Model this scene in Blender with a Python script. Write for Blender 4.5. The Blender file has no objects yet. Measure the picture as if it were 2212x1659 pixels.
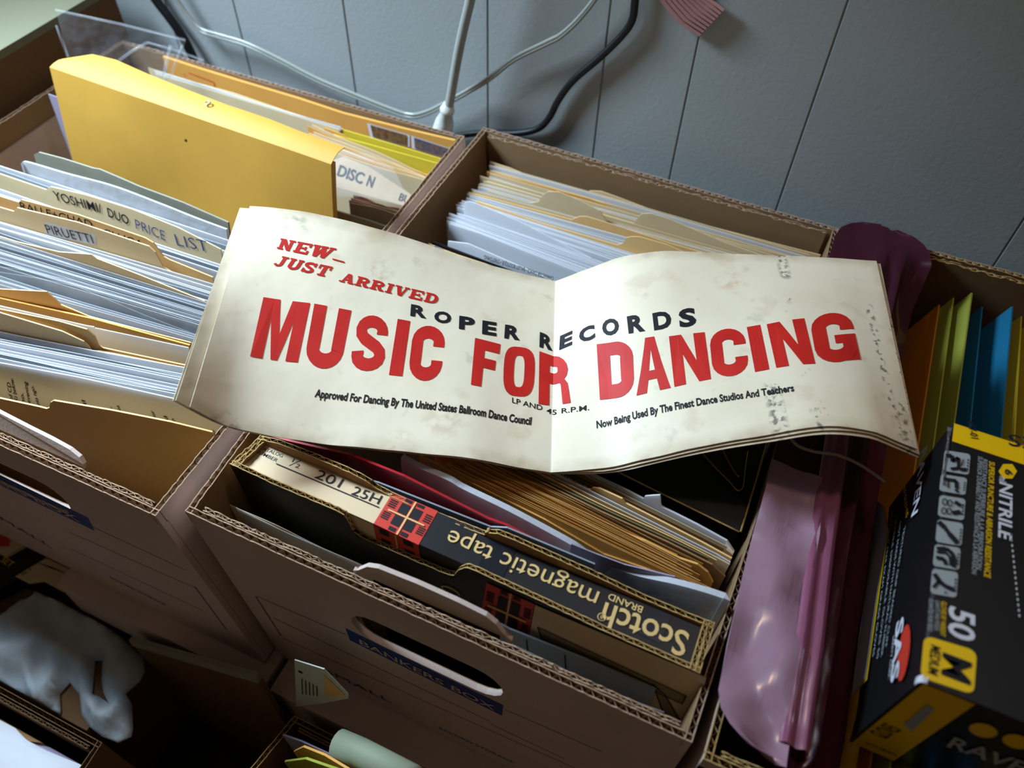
import bpy, bmesh, math, random
from mathutils import Vector, Matrix
from mathutils.geometry import tessellate_polygon
random.seed(11)
rnd = random.uniform

# ------------------------------------------------------------------ camera, light, exposure
HC = 0.88                      # camera height above the floor; everything below is measured from the camera point
FPX, CX, CY = 1741.0, 1106.0, 829.5
AX = Vector((0.91339177, 0.32723196, -0.24214609))
AY = Vector((0.40654386, -0.70269235, 0.58390543))
AU = Vector((0.02091831, -0.63177742, -0.77486755))
scn = bpy.context.scene
COL = scn.collection
cd = bpy.data.cameras.new('camera')
cd.sensor_width = 36.0
cd.sensor_fit = 'HORIZONTAL'
cd.lens = FPX / 2212.0 * 36.0
cd.clip_start = 0.01
cd.dof.use_dof = True
cd.dof.focus_distance = 0.54
cd.dof.aperture_fstop = 5.6
cam = bpy.data.objects.new('camera', cd)
COL.objects.link(cam)
rx, ry, rz = Vector((AX[0], AY[0], AU[0])), -Vector((AX[1], AY[1], AU[1])), -Vector((AX[2], AY[2], AU[2]))
cam.matrix_world = Matrix(((rx.x, ry.x, rz.x, 0), (rx.y, ry.y, rz.y, 0), (rx.z, ry.z, rz.z, HC), (0, 0, 0, 1)))
scn.camera = cam
vs = scn.view_settings
vs.view_transform = 'Standard'
vs.look = 'None'
vs.gamma = 1.0
vs.use_curve_mapping = False
vs.exposure = -0.06
wd = bpy.data.worlds.new('room_light')
scn.world = wd
wd.use_nodes = True
wd.node_tree.nodes['Background'].inputs[0].default_value = (1.0, 0.80, 0.62, 1)
wd.node_tree.nodes['Background'].inputs[1].default_value = 0.085


def lamp(name, loc, target, size, energy, color, kind='AREA', size_y=None):
    l = bpy.data.lights.new(name, kind)
    l.energy = energy
    l.color = color
    if kind == 'AREA':
        l.shape = 'RECTANGLE'
        l.size = size
        l.size_y = size_y or size
    else:
        l.shadow_soft_size = size
    o = bpy.data.objects.new(name, l)
    o.location = Vector(loc) + Vector((0, 0, HC))
    o.rotation_euler = (Vector(target) - Vector(loc)).to_track_quat('-Z', 'Y').to_euler()
    COL.objects.link(o)
    return o


key = lamp('window_daylight', (-0.88, 0.36, 0.13), (-0.47, 0.34, -0.43), 0.22, 6.2, (0.60, 0.80, 1.0), size_y=0.26)
key.data.spread = math.radians(80)
lamp('back_window_daylight', (0.15, 0.595, 0.84), (0.08, 0.1, -0.4), 0.7, 2.2, (0.45, 0.66, 1.0), size_y=0.42)
lamp('ceiling_bulb', (0.15, 0.53, 1.10), (0, 0.3, -0.4), 0.06, 12.5, (1.0, 0.69, 0.40), kind='POINT')


# ------------------------------------------------------------------ geometry helpers
def ray(px, py):
    c = Vector((px - CX, py - CY, FPX))
    return Vector((c.dot(AX), c.dot(AY), c.dot(AU)))


def at(p, z):                       # photo point on the horizontal level z
    r = ray(*p)
    return r * (z / r.z)


def aty(p, y):                      # photo point on the upright plane y
    r = ray(*p)
    return r * (y / r.y)


def atx(p, x):
    r = ray(*p)
    return r * (x / r.x)


class Plane:
    def __init__(s, p0, p1, d):     # line p0-p1 and a second direction d inside the plane
        s.p0 = Vector(p0)
        s.e1 = (Vector(p1) - s.p0).normalized()
        s.e2 = Vector(d).normalized()
        s.n = s.e1.cross(s.e2).normalized()
        if s.n.dot(s.p0) > 0:
            s.n.negate()

    def __call__(s, p, off=0.0):
        r = ray(*p)
        return r * ((s.p0 + s.n * off).dot(s.n) / r.dot(s.n))


def crom(pts, n=6):
    pts = [Vector(p) for p in pts]
    out = []
    for i in range(len(pts) - 1):
        a, b, c, d = pts[max(i - 1, 0)], pts[i], pts[i + 1], pts[min(i + 2, len(pts) - 1)]
        for k in range(n):
            t = k / n
            out.append(0.5 * ((2 * b) + (c - a) * t + (2 * a - 5 * b + 4 * c - d) * t * t + (3 * b - a - 3 * c + d) * t ** 3))
    out.append(pts[-1])
    return out


class MB:
    def __init__(s, *mats):
        s.v, s.f, s.m, s.mats, s.smooth = [], [], [], list(mats), set()

    def slot(s, m):
        if m not in s.mats:
            s.mats.append(m)
        return s.mats.index(m)

    def add(s, vs, fs, m=0, smooth=False):
        if not isinstance(m, int):
            m = s.slot(m)
        b = len(s.v)
        s.v += [Vector(v) for v in vs]
        for f in fs:
            if smooth:
                s.smooth.add(len(s.f))
            s.f.append([b + i for i in f])
            s.m.append(m)

    def hexa(s, bot, top, m=0):     # 4 bottom and 4 top corners, same order
        s.add(list(bot) + list(top), [(3, 2, 1, 0), (4, 5, 6, 7), (0, 1, 5, 4), (1, 2, 6, 5), (2, 3, 7, 6), (3, 0, 4, 7)], m)

    def box(s, lo, hi, m=0):
        x0, y0, z0 = lo
        x1, y1, z1 = hi
        s.hexa([(x0, y0, z0), (x1, y0, z0), (x1, y1, z0), (x0, y1, z0)], [(x0, y0, z1), (x1, y0, z1), (x1, y1, z1), (x0, y1, z1)], m)

    def grid(s, rows, m=0, th=0.0, smooth=True):   # rows of points; th closes it into a thin solid
        nr, nc = len(rows), len(rows[0])
        vs = [Vector(p) for r in rows for p in r]
        q = [(i * nc + j, i * nc + j + 1, (i + 1) * nc + j + 1, (i + 1) * nc + j) for i in range(nr - 1) for j in range(nc - 1)]
        if not th:
            s.add(vs, q, m, smooth)
            return
        ns = []
        for i in range(nr):
            for j in range(nc):
                a = vs[i * nc + min(j + 1, nc - 1)] - vs[i * nc + max(j - 1, 0)]
                b = vs[min(i + 1, nr - 1) * nc + j] - vs[max(i - 1, 0) * nc + j]
                n = a.cross(b)
                ns.append(n.normalized() if n.length > 1e-12 else Vector((0, 0, 1)))
        N = nr * nc
        back = [v - n * th for v, n in zip(vs, ns)]
        s.add(vs, q, m, smooth)
        s.add(back, [tuple(reversed(f)) for f in q], m, smooth)
        rim = [(0, j) for j in range(nc)] + [(i, nc - 1) for i in range(1, nr)] + [(nr - 1, j) for j in range(nc - 2, -1, -1)] + [(i, 0) for i in range(nr - 2, 0, -1)]
        rim = [i * nc + j for i, j in rim]
        R = len(rim)
        s.add([vs[i] for i in rim] + [back[i] for i in rim], [((k + 1) % R, k, R + k, R + (k + 1) % R) for k in range(R)], m)

    def poly(s, pts, m=0, holes=()):
        loops = [[Vector(p) for p in pts]] + [[Vector(p) for p in h] for h in holes]
        s.add([p for l in loops for p in l], [t for t in tessellate_polygon(loops)], m)

    def slab(s, pts, d, m=0, holes=()):     # polygon (with holes) pushed out by vector d
        loops = [[Vector(p) for p in pts]] + [[Vector(p) for p in h] for h in holes]
        d = Vector(d)
        flat = [p for l in loops for p in l]
        n = len(flat)
        t = [tuple(x) for x in tessellate_polygon(loops)]
        fs = t + [tuple(n + k for k in reversed(f)) for f in t]
        o = 0
        for l in loops:
            for k in range(len(l)):
                a, b = o + k, o + (k + 1) % len(l)
                fs.append((a, b, n + b, n + a))
            o += len(l)
        s.add(flat + [p + d for p in flat], fs, m)

    def tube(s, pts, r, m=0, k=8, caps=True):
        pts = [Vector(p) for p in pts]
        rs = r if isinstance(r, (list, tuple)) else [r] * len(pts)
        up = Vector((0.3, 0.2, 1)).normalized()
        rings = []
        for i, p in enumerate(pts):
            t = (pts[min(i + 1, len(pts) - 1)] - pts[max(i - 1, 0)]).normalized()
            a = t.cross(up)
            if a.length < 1e-4:
                a = t.cross(Vector((1, 0, 0)))
            a.normalize()
            b = t.cross(a)
            rings.append([p + (a * math.cos(6.28318 * j / k) + b * math.sin(6.28318 * j / k)) * rs[i] for j in range(k)])
        vs = [v for g in rings for v in g]
        fs = [(i * k + j, i * k + (j + 1) % k, (i + 1) * k + (j + 1) % k, (i + 1) * k + j) for i in range(len(pts) - 1) for j in range(k)]
        if caps:
            fs += [tuple(range(k - 1, -1, -1)), tuple((len(pts) - 1) * k + j for j in range(k))]
        s.add(vs, fs, m, True)

    def build(s, name, parent=None, fix=False):
        lo = Vector((min(v.x for v in s.v), min(v.y for v in s.v), min(v.z for v in s.v)))
        hi = Vector((max(v.x for v in s.v), max(v.y for v in s.v), max(v.z for v in s.v)))
        base = Vector(((lo.x + hi.x) / 2, (lo.y + hi.y) / 2, lo.z))
        me = bpy.data.meshes.new(name)
        me.from_pydata([tuple(v - base) for v in s.v], [], s.f)
        for m in s.mats:
            me.materials.append(m)
        for i, p in enumerate(me.polygons):
            p.material_index = s.m[i]
            p.use_smooth = i in s.smooth
        me.update()
        if fix:
            bm = bmesh.new()
            bm.from_mesh(me)
            bmesh.ops.recalc_face_normals(bm, faces=bm.faces)
            bm.to_mesh(me)
            bm.free()
        o = bpy.data.objects.new(name, me)
        COL.objects.link(o)
        w = base + Vector((0, 0, HC))
        if parent:
            o.parent = parent
            q, off = parent, Vector((0, 0, 0))
            while q:
                off += q.location
                q = q.parent
            o.location = w - off
        else:
            o.location = w
        return o


def tag(o, label, cat, group=None, kind=None):
    o['label'] = label
    o['category'] = cat
    if group:
        o['group'] = group
    if kind:
        o['kind'] = kind
    return o


def thing(name, label, cat, base, group=None):
    o = bpy.data.objects.new(name, None)
    o.empty_display_size = 0.02
    COL.objects.link(o)
    o.location = Vector(base) + Vector((0, 0, HC))
    return tag(o, label, cat, group)


# ------------------------------------------------------------------ materials
def lin(h):
    c = [int(h[i:i + 2], 16) / 255 for i in (0, 2, 4)]
    return tuple(x / 12.92 if x < 0.04045 else ((x + 0.055) / 1.055) ** 2.4 for x in c) + (1,)


def mat(name, col, rough=0.6, noise=0.0, nscale=60, col2=None, bump=0.0, bscale=400, spec=0.3, metal=0.0, fleck=None, coat=0.0, trans=0.0):
    m = bpy.data.materials.new(name)
    m.use_nodes = True
    nt = m.node_tree
    b = nt.nodes['Principled BSDF']
    b.inputs['Roughness'].default_value = rough
    b.inputs['Specular IOR Level'].default_value = spec
    b.inputs['Metallic'].default_value = metal
    b.inputs['Coat Weight'].default_value = coat
    c = lin(col)
    b.inputs['Base Color'].default_value = c
    tc = nt.nodes.new('ShaderNodeTexCoord')
    out = None
    if noise > 0:
        n = nt.nodes.new('ShaderNodeTexNoise')
        n.inputs['Scale'].default_value = nscale
        n.inputs['Detail'].default_value = 5
        nt.links.new(tc.outputs['Object'], n.inputs['Vector'])
        r = nt.nodes.new('ShaderNodeValToRGB')
        r.color_ramp.elements[0].position = 0.5 - 0.22
        r.color_ramp.elements[1].position = 0.5 + 0.22
        c2 = lin(col2) if col2 else tuple(x * (1 - noise) for x in c[:3]) + (1,)
        r.color_ramp.elements[0].color = c2
        r.color_ramp.elements[1].color = c
        nt.links.new(n.outputs['Fac'], r.inputs[0])
        out = r.outputs[0]
    if fleck:
        n = nt.nodes.new('ShaderNodeTexNoise')
        n.inputs['Scale'].default_value = 900
        n.inputs['Detail'].default_value = 2
        nt.links.new(tc.outputs['Object'], n.inputs['Vector'])
        r = nt.nodes.new('ShaderNodeValToRGB')
        r.color_ramp.elements[0].position = 0.66
        r.color_ramp.elements[1].position = 0.74
        r.color_ramp.elements[0].color = (0, 0, 0, 1)
        r.color_ramp.elements[1].color = (1, 1, 1, 1)
        nt.links.new(n.outputs['Fac'], r.inputs[0])
        mx = nt.nodes.new('ShaderNodeMix')
        mx.data_type = 'RGBA'
        nt.links.new(r.outputs[0], mx.inputs[0])
        if out:
            nt.links.new(out, mx.inputs[6])
        else:
            mx.inputs[6].default_value = c
        mx.inputs[7].default_value = lin(fleck)
        out = mx.outputs[2]
    if out:
        nt.links.new(out, b.inputs['Base Color'])
    if bump > 0:
        n = nt.nodes.new('ShaderNodeTexNoise')
        n.inputs['Scale'].default_value = bscale
        n.inputs['Detail'].default_value = 3
        nt.links.new(tc.outputs['Object'], n.inputs['Vector'])
        bp = nt.nodes.new('ShaderNodeBump')
        bp.inputs['Strength'].default_value = bump
        bp.inputs['Distance'].default_value = 0.002
        nt.links.new(n.outputs['Fac'], bp.inputs['Height'])
        nt.links.new(bp.outputs[0], b.inputs['Normal'])
    if trans > 0:                      # thin sheets let some light through
        t = nt.nodes.new('ShaderNodeBsdfTranslucent')
        if out:
            nt.links.new(out, t.inputs[0])
        else:
            t.inputs[0].default_value = c
        mx = nt.nodes.new('ShaderNodeMixShader')
        mx.inputs[0].default_value = trans
        nt.links.new(b.outputs[0], mx.inputs[1])
        nt.links.new(t.outputs[0], mx.inputs[2])
        nt.links.new(mx.outputs[0], nt.nodes['Material Output'].inputs[0])
    return m


def film(name, col, clear=0.8, rough=0.08, tint='ffffff', bump=0.25, bscale=40):
    m = bpy.data.materials.new(name)
    m.use_nodes = True
    nt = m.node_tree
    b = nt.nodes['Principled BSDF']
    b.inputs['Base Color'].default_value = lin(col)
    b.inputs['Roughness'].default_value = rough
    b.inputs['Specular IOR Level'].default_value = 0.6
    t = nt.nodes.new('ShaderNodeBsdfTransparent')
    t.inputs[0].default_value = lin(tint)
    mx = nt.nodes.new('ShaderNodeMixShader')
    mx.inputs[0].default_value = clear
    nt.links.new(b.outputs[0], mx.inputs[1])
    nt.links.new(t.outputs[0], mx.inputs[2])
    nt.links.new(mx.outputs[0], nt.nodes['Material Output'].inputs[0])
    tc = nt.nodes.new('ShaderNodeTexCoord')
    n = nt.nodes.new('ShaderNodeTexNoise')
    n.inputs['Scale'].default_value = bscale
    nt.links.new(tc.outputs['Object'], n.inputs['Vector'])
    bp = nt.nodes.new('ShaderNodeBump')
    bp.inputs['Strength'].default_value = bump
    bp.inputs['Distance'].default_value = 0.01
    nt.links.new(n.outputs['Fac'], bp.inputs['Height'])
    nt.links.new(bp.outputs[0], b.inputs['Normal'])
    return m


M = dict(
    wall=mat('painted_panelling', 'a6aaa8', 0.5, 0.10, 6, bump=0.10, bscale=260, spec=0.3),
    groove=mat('panel_groove', '84888a', 0.8),
    carpet=mat('brown_carpet', '3a2c22', 0.95, 0.6, 90, bump=0.8, bscale=300),
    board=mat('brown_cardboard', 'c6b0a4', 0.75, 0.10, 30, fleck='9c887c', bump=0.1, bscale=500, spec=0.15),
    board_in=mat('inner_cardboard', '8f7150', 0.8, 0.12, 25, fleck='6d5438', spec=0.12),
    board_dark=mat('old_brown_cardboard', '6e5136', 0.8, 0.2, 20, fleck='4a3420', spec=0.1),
    flute=mat('corrugated_edge', 'b8977a', 0.85, 0.25, 300, spec=0.1),
    flute_tan=mat('tan_corrugated_edge', 'c8a468', 0.85, 0.3, 300, spec=0.1),
    white=mat('white_paper', 'ececee', 0.6, 0.03, 20, spec=0.25, trans=0.45),
    white2=mat('bright_paper', 'f2f2f4', 0.6, spec=0.25, trans=0.45),
    cream=mat('cream_paper', 'f0dcb2', 0.65, 0.08, 25, spec=0.2, trans=0.35),
    manila=mat('manila_card', 'eabd7c', 0.6, 0.08, 20, spec=0.2),
    manila2=mat('pale_manila_card', 'f0d3a0', 0.6, 0.06, 20, spec=0.2, trans=0.2),
    kraft=mat('kraft_paper', 'd89e4e', 0.65, 0.12, 18, spec=0.2),
    kraft2=mat('brown_kraft_paper', '9a7148', 0.7, 0.2, 20, spec=0.15),
    olive=mat('olive_aged_paper', '857a52', 0.75, 0.25, 22, spec=0.15),
    grey=mat('grey_paper', 'aab0b6', 0.55, 0.06, 25, spec=0.3, trans=0.3),
    greytop=mat('olive_grey_carton_top', '6c6a52', 0.7, 0.1, 8),
    greyboard=mat('grey_chipboard', '8a8574', 0.8, 0.15, 40, spec=0.1),
    yellow=mat('golden_envelope_paper', 'c6953e', 0.6, 0.12, 9, col2='b48636', spec=0.2),
    yfolder=mat('yellow_plastic_folder', 'e2cb3e', 0.35, 0.05, 20, spec=0.5, trans=0.2),
    redfolder=mat('red_plastic_folder', 'b01522', 0.3, 0.08, 20, spec=0.5),
    black=mat('black_card', '17171a', 0.45, 0.2, 30, spec=0.35),
    blackbox=mat('worn_black_board', '15110f', 0.55, 0.4, 30, fleck='2c241e', spec=0.3),
    ink=mat('black_ink', '1c1c20', 0.6, spec=0.2),
    inkblue=mat('blue_ink', '2c4284', 0.6, 0.2, 80, spec=0.2),
    inkred=mat('red_ink', 'c8261c', 0.55, 0.12, 40, col2='b81e18', spec=0.25),
    pencil=mat('faint_line_ink', '5c4a42', 0.7),
    redcard=mat('red_tartan_ink', 'cf3a28', 0.5, 0.1, 60, spec=0.3),
    beige=mat('beige_card', 'd8bd96', 0.6, 0.08, 40, spec=0.25),
    gold=mat('pale_gold_ink', 'd9b878', 0.55, spec=0.25),
    clothwhite=mat('white_plastic_bag', 'd9dade', 0.32, 0.05, 20, bump=0.5, bscale=45, spec=0.5, trans=0.35),
    bag=mat('thin_grocery_bag_plastic', 'b0b8bc', 0.6, 0.08, 20, bump=0.25, bscale=90, spec=0.15),
    plug=mat('white_rubber', 'c8c8c0', 0.45),
    cordgrey=mat('grey_cord', '9a9c94', 0.45, spec=0.4),
    cordblack=mat('black_rubber_cord', '0d0d0f', 0.45, spec=0.4),
    wire=mat('brass_wire', 'b48a4a', 0.3, metal=1.0),
    steel=mat('steel', 'a8a8a8', 0.3, metal=1.0),
    string=mat('beige_string', 'b49c86', 0.7),
    pink=mat('pink_receipt_paper', 'a87a74', 0.7),
    pinkline=mat('red_receipt_line', 'a86860', 0.7),
    gbox=mat('black_carton', '141416', 0.38, 0.15, 40, spec=0.4),
    gyellow=mat('yellow_carton_print', 'f0c000', 0.4, 0.05, 30, spec=0.4),
    gwhite=mat('white_carton_print', 'd5d5dc', 0.45, spec=0.3),
    ggrey=mat('grey_carton_print', '9aa2a4', 0.45, spec=0.3),
    tape=mat('glossy_black_tape', '23242a', 0.12, spec=0.6),
    olivefold=mat('olive_plastic_folder', 'b2b44a', 0.35, 0.1, 14, spec=0.45, trans=0.25),
    bluefold=mat('blue_plastic_folder', '2a86b0', 0.25, 0.1, 14, spec=0.55, trans=0.25),
    orangefold=mat('orange_card_folder', 'd98a22', 0.5, 0.1, 20, spec=0.3, trans=0.4),
    tube=mat('pale_green_paper_roll', '848a72', 0.6, 0.08, 20, spec=0.25),
    lilac=mat('lilac_paper', '9d93a8', 0.6),
    clear=film('clear_plastic_film', 'eef2f6', 0.88, 0.10),
    clearcord=film('clear_cord_plastic', 'aeb0a6', 0.30, 0.12, 'd8d8cc', 0.0),
    purple=film('purple_translucent_plastic', '542234', 0.40, 0.18, 'a85e74', 0.3, 25),
    litfoldfilm=film('pink_lit_fold', '995a74', 0.22, 0.2, 'b87290', 0.4, 18),  # purple plastic where folds catch light, the brightness painted in as pink
    sheenfilm=film('lilac_sheen_plastic', 'b08a9c', 0.22, 0.20, 'b080a0', 0.7, 20),  # same purple plastic, with the bluish window reflection put into its colour
)

# ------------------------------------------------------------------ lettering
_tc = {}


def glyphs(text, bold=0.0):
    key = (text, bold)
    if key in _tc:
        return _tc[key]
    cu = bpy.data.curves.new('lettering', 'FONT')
    cu.body = text
    cu.size = 1.0
    cu.offset = bold
    cu.resolution_u = 3
    o = bpy.data.objects.new('lettering', cu)
    COL.objects.link(o)
    dg = bpy.context.evaluated_depsgraph_get()
    me = o.evaluated_get(dg).to_mesh()
    v = [(p.co.x, p.co.y) for p in me.vertices]
    f = [tuple(p.vertices) for p in me.polygons]
    o.evaluated_get(dg).to_mesh_clear()
    bpy.data.objects.remove(o)
    bpy.data.curves.remove(cu)
    _tc[key] = (v, f)
    return v, f


def text_on(mb, m, pl, text, s, e, h, bold=0.0, off=0.0004, shear=0.0, side=1):
    """text along photo points s -> e lying on plane pl, h = capital height"""
    v, f = glyphs(text, bold)
    if not v:
        return
    a, b = pl(s, off), pl(e, off)
    d = b - a
    up = pl.n.cross(d).normalized() * side
    x0, x1 = min(p[0] for p in v), max(p[0] for p in v)
    mb.add([a + d * ((p[0] - x0) / (x1 - x0)) + up * (p[1] / 0.73 * h) + d.normalized() * (p[1] / 0.73 * h * shear) for p in v], f, m)


def decal(mb, m, pl, pts, off=0.0003):
    mb.poly([pl(p, off) for p in pts], m)


def bil(q, u, v):                     # q = TL,TR,BR,BL in photo points; v grows downwards
    t = Vector(q[0]) * (1 - u) + Vector(q[1]) * u
    b = Vector(q[3]) * (1 - u) + Vector(q[2]) * u
    return t * (1 - v) + b * v

# ------------------------------------------------------------------ the setting
ZR, ZB, ZF = -0.43, -0.655, -HC       # box rims, underside of the upper boxes, floor
YW = 0.615


def struct(o):
    o['kind'] = 'structure'
    return o


mb = MB(M['wall'], M['groove'])
gx = [-1.3, -1.06, -0.93, -0.80, -0.655, -0.565, -0.4355, -0.289, -0.1815, -0.1075, -0.0097, 0.169, 0.30, 0.41, 0.56, 0.70, 0.95, 1.3]
g = 0.0011
prof = [(gx[0], 0)]
for x in gx[1:-1]:
    prof += [(x - g, 0), (x - g * 0.4, 0.0012), (x + g * 0.4, 0.0012), (x + g, 0)]
prof.append((gx[-1], 0))
for i in range(len(prof) - 1):
    (xa, ya), (xb, yb) = prof[i], prof[i + 1]
    mb.add([(xa, YW + ya, ZF + .0005), (xb, YW + yb, ZF + .0005), (xb, YW + yb, 0.75), (xa, YW + ya, 0.75)], [(0, 1, 2, 3)], 1 if ya > 0 and yb > 0 else 0)
mb.box((gx[0], YW + 0.003, ZF + .0005), (gx[-1], YW + 0.03, 0.75), 0)
struct(mb.build('wall_back'))
mb = MB(M['carpet'])
mb.box((-1.3, -0.9, ZF - 0.02), (1.3, YW + 0.03, ZF))
struct(mb.build('floor'))


# ------------------------------------------------------------------ corrugated cartons
def resample(pts, n):
    pts = [Vector(p) for p in pts]
    L = [0]
    for a, b in zip(pts, pts[1:]):
        L.append(L[-1] + (b - a).length)
    out = []
    for k in range(n + 1):
        s = L[-1] * k / n
        i = 0
        while i < len(L) - 2 and L[i + 1] < s:
            i += 1
        t = (s - L[i]) / max(L[i + 1] - L[i], 1e-9)
        out.append(pts[i].lerp(pts[i + 1], min(max(t, 0), 1)))
    return out


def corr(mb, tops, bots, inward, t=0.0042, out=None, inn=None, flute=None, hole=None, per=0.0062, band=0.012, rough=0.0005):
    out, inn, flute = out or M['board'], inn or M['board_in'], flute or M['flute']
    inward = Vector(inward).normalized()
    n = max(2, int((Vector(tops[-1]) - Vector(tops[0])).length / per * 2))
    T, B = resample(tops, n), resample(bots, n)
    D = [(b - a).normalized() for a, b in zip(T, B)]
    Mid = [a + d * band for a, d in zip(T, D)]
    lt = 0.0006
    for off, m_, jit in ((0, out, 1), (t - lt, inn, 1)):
        r0 = [p + inward * off + Vector((0, 0, rnd(-rough, rough))) for p in T]
        r1 = [p + inward * off for p in Mid]
        a, b = [r0, r1], [[p + inward * lt for p in r0], [p + inward * lt for p in r1]]
        mb.grid(a, m_, smooth=False)
        mb.grid(b, m_, smooth=False)
        for k in range(n):
            mb.add([r0[k], r0[k + 1], b[0][k + 1], b[0][k]], [(0, 1, 2, 3)], flute)
    zz = [p + inward * (lt if k % 2 else t - lt) for k, p in enumerate(T)]
    zz2 = [p + inward * (lt if k % 2 else t - lt) for k, p in enumerate(Mid)]
    w = 0.00055
    for k in range(n):
        a, b, c, d = zz[k], zz[k + 1], zz2[k + 1], zz2[k]
        nrm = inward * w * 0.6
        al = (T[1] - T[0]).normalized() * w * 0.6
        s = al + nrm if k % 2 else al - nrm
        mb.hexa([d - s, c - s, c + s, d + s], [a - s, b - s, b + s, a + s], flute)
    if hole:
        mb.slab([Mid[0], Mid[-1], B[-1], B[0]], inward * t, out, [hole])
        hi = [p + inward * (t + 0.0002) for p in (Mid[0], Mid[-1], B[-1], B[0])]
        mb.slab(hi, inward * 0.0003, inn, [[p + inward * (t + 0.0002) for p in hole]])
    else:
        st = max(1, n // 24)
        idx = list(range(0, n, st)) + [n]
        a = [[Mid[i] for i in idx], [B[i] for i in idx]]
        b = [[p + inward * t for p in r] for r in a]
        mb.grid(a, out)
        mb.grid(b, inn)
        for r in (0, 1):
            for k in range(len(idx) - 1):
                mb.add([a[r][k], a[r][k + 1], b[r][k + 1], b[r][k]], [(0, 1, 2, 3)], out)
        for k in (0, -1):
            mb.add([a[0][k], a[1][k], b[1][k], b[0][k]], [(0, 1, 2, 3)], out)


def stadium(c, e, w, h, n=8):
    e = Vector(e).normalized()
    u = Vector((0, 0, 1))
    r = h / 2
    P = []
    for k in range(n + 1):
        a = math.pi / 2 - math.pi * k / n
        P.append(Vector(c) + e * (w / 2 - r + math.cos(a) * r) + u * math.sin(a) * r)
    for k in range(n + 1):
        a = -math.pi / 2 - math.pi * k / n
        P.append(Vector(c) + e * (-w / 2 + r + math.cos(a) * r) + u * math.sin(a) * r)
    return P


def V(x, y, z):
    return Vector((x, y, z))


def carton(name, label, cat, FL, FR, BR, BL, zt, zb, bot=None, hole=None, double=('front', 'back'), group=None, mats=None, skip=(), bow=0.0):
    """open-topped carton: four corrugated panels and a floor, each its own part"""
    mats = mats or {}
    cx, cy = (FL[0] + FR[0] + BR[0] + BL[0]) / 4, (FL[1] + FR[1] + BR[1] + BL[1]) / 4
    bot = bot or (FL, FR, BR, BL)
    root = thing(name, label, cat, (cx, cy, zb), group)
    sides = dict(front=(FL, FR, bot[0], bot[1], (0, 1, 0)), side=(FR, BR, bot[1], bot[2], (-1, 0, 0)),
                 back=(BR, BL, bot[2], bot[3], (0, -1, 0)), side_=(BL, FL, bot[3], bot[0], (1, 0, 0)))
    for k, (a, b, c, d, inw) in sides.items():
        if k in skip:
            continue
        mb = MB()
        tops = [V(*a, zt), V(*b, zt)]
        if bow and k.startswith('side'):
            m = (tops[0] + tops[1]) / 2 - Vector(inw) * bow
            tops = crom([tops[0], m, tops[1]], 8)
        h = hole if k == 'front' else None
        corr(mb, tops, [V(*c, zb), V(*d, zb)], inw, hole=h, **mats)
        mb.build({'front': 'front_panel', 'back': 'back_panel'}.get(k, 'side_panel'), root)
        if k in double:
            mb = MB()
            q = Vector(inw) * 0.0056
            sh = (tops[-1] - tops[0]).normalized() * 0.008
            h2 = None
            if h:
                hc_ = sum(h, V(0, 0, 0)) / len(h)
                h2 = [V(p.x, p.y, hc_.z + (p.z - hc_.z) * 1.75 - .013) + q for p in h]
            m2 = dict(mats)
            m2['out'] = mats.get('inn', M['board_in'])
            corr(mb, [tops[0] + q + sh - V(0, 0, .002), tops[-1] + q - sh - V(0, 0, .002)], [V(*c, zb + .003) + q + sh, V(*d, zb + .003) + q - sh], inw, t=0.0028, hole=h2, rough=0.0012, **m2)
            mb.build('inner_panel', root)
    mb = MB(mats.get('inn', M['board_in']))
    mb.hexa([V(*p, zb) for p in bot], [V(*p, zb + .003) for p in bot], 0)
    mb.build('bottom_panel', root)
    return root


# middle of the picture: the right-hand carton
hc = V(-0.1135, 0.1495, -0.4885)
RB = carton('file_carton', 'brown cardboard carton with a blue stripe and handle hole, holding the reel tape box', 'cardboard box',
            (-0.2733, 0.150), (0.0440, 0.148), (0.0432, 0.590), (-0.2833, 0.594), ZR, ZB,
            bot=((-0.259, 0.152), (0.0440, 0.150), (0.0432, 0.590), (-0.266, 0.592)),
            hole=stadium(hc, (0.3173, -0.002, 0), 0.105, 0.038), bow=.005)
PF = Plane((-0.2733, 0.150, -0.43), (0.044, 0.148, -0.43), (0.0, 0.002, -0.225))
mb = MB(M['inkblue'])
q = [(746, 1357), (1087, 1524), (1084, 1546), (756, 1383)]
decal(mb, 0, PF, q)
PFs = Plane((-0.2733, 0.1496, -0.43), (0.044, 0.1476, -0.43), (0.0, 0.002, -0.225))
text_on(mb, M['board'], PF, 'BANKERS BOX', bil(q, 0.07, 0.86), bil(q, 0.95, 0.88), 0.0095, bold=0.012, off=0.0008)
for a, b in (((746, 1357), (1087, 1524)), ((756, 1383), (1084, 1546))):
    d = PF(b, .0006) - PF(a, .0006)
mb.build('printed_stripe', RB)['label'] = 'blue printed stripe with pale lettering'
mb = MB(M['inkblue'], M['pencil'])
text_on(mb, 0, PF, 'SMALL', (702, 1451), (846, 1520), 0.0085, bold=0.0)


def rule(mb, pl, a, b, w, m=0, off=0.0004):
    p, r = pl(a, off), pl(b, off)
    s = pl.n.cross((r - p).normalized()) * (w / 2)
    mb.add([p - s, r - s, r + s, p + s], [(0, 1, 2, 3)], m)


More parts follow.
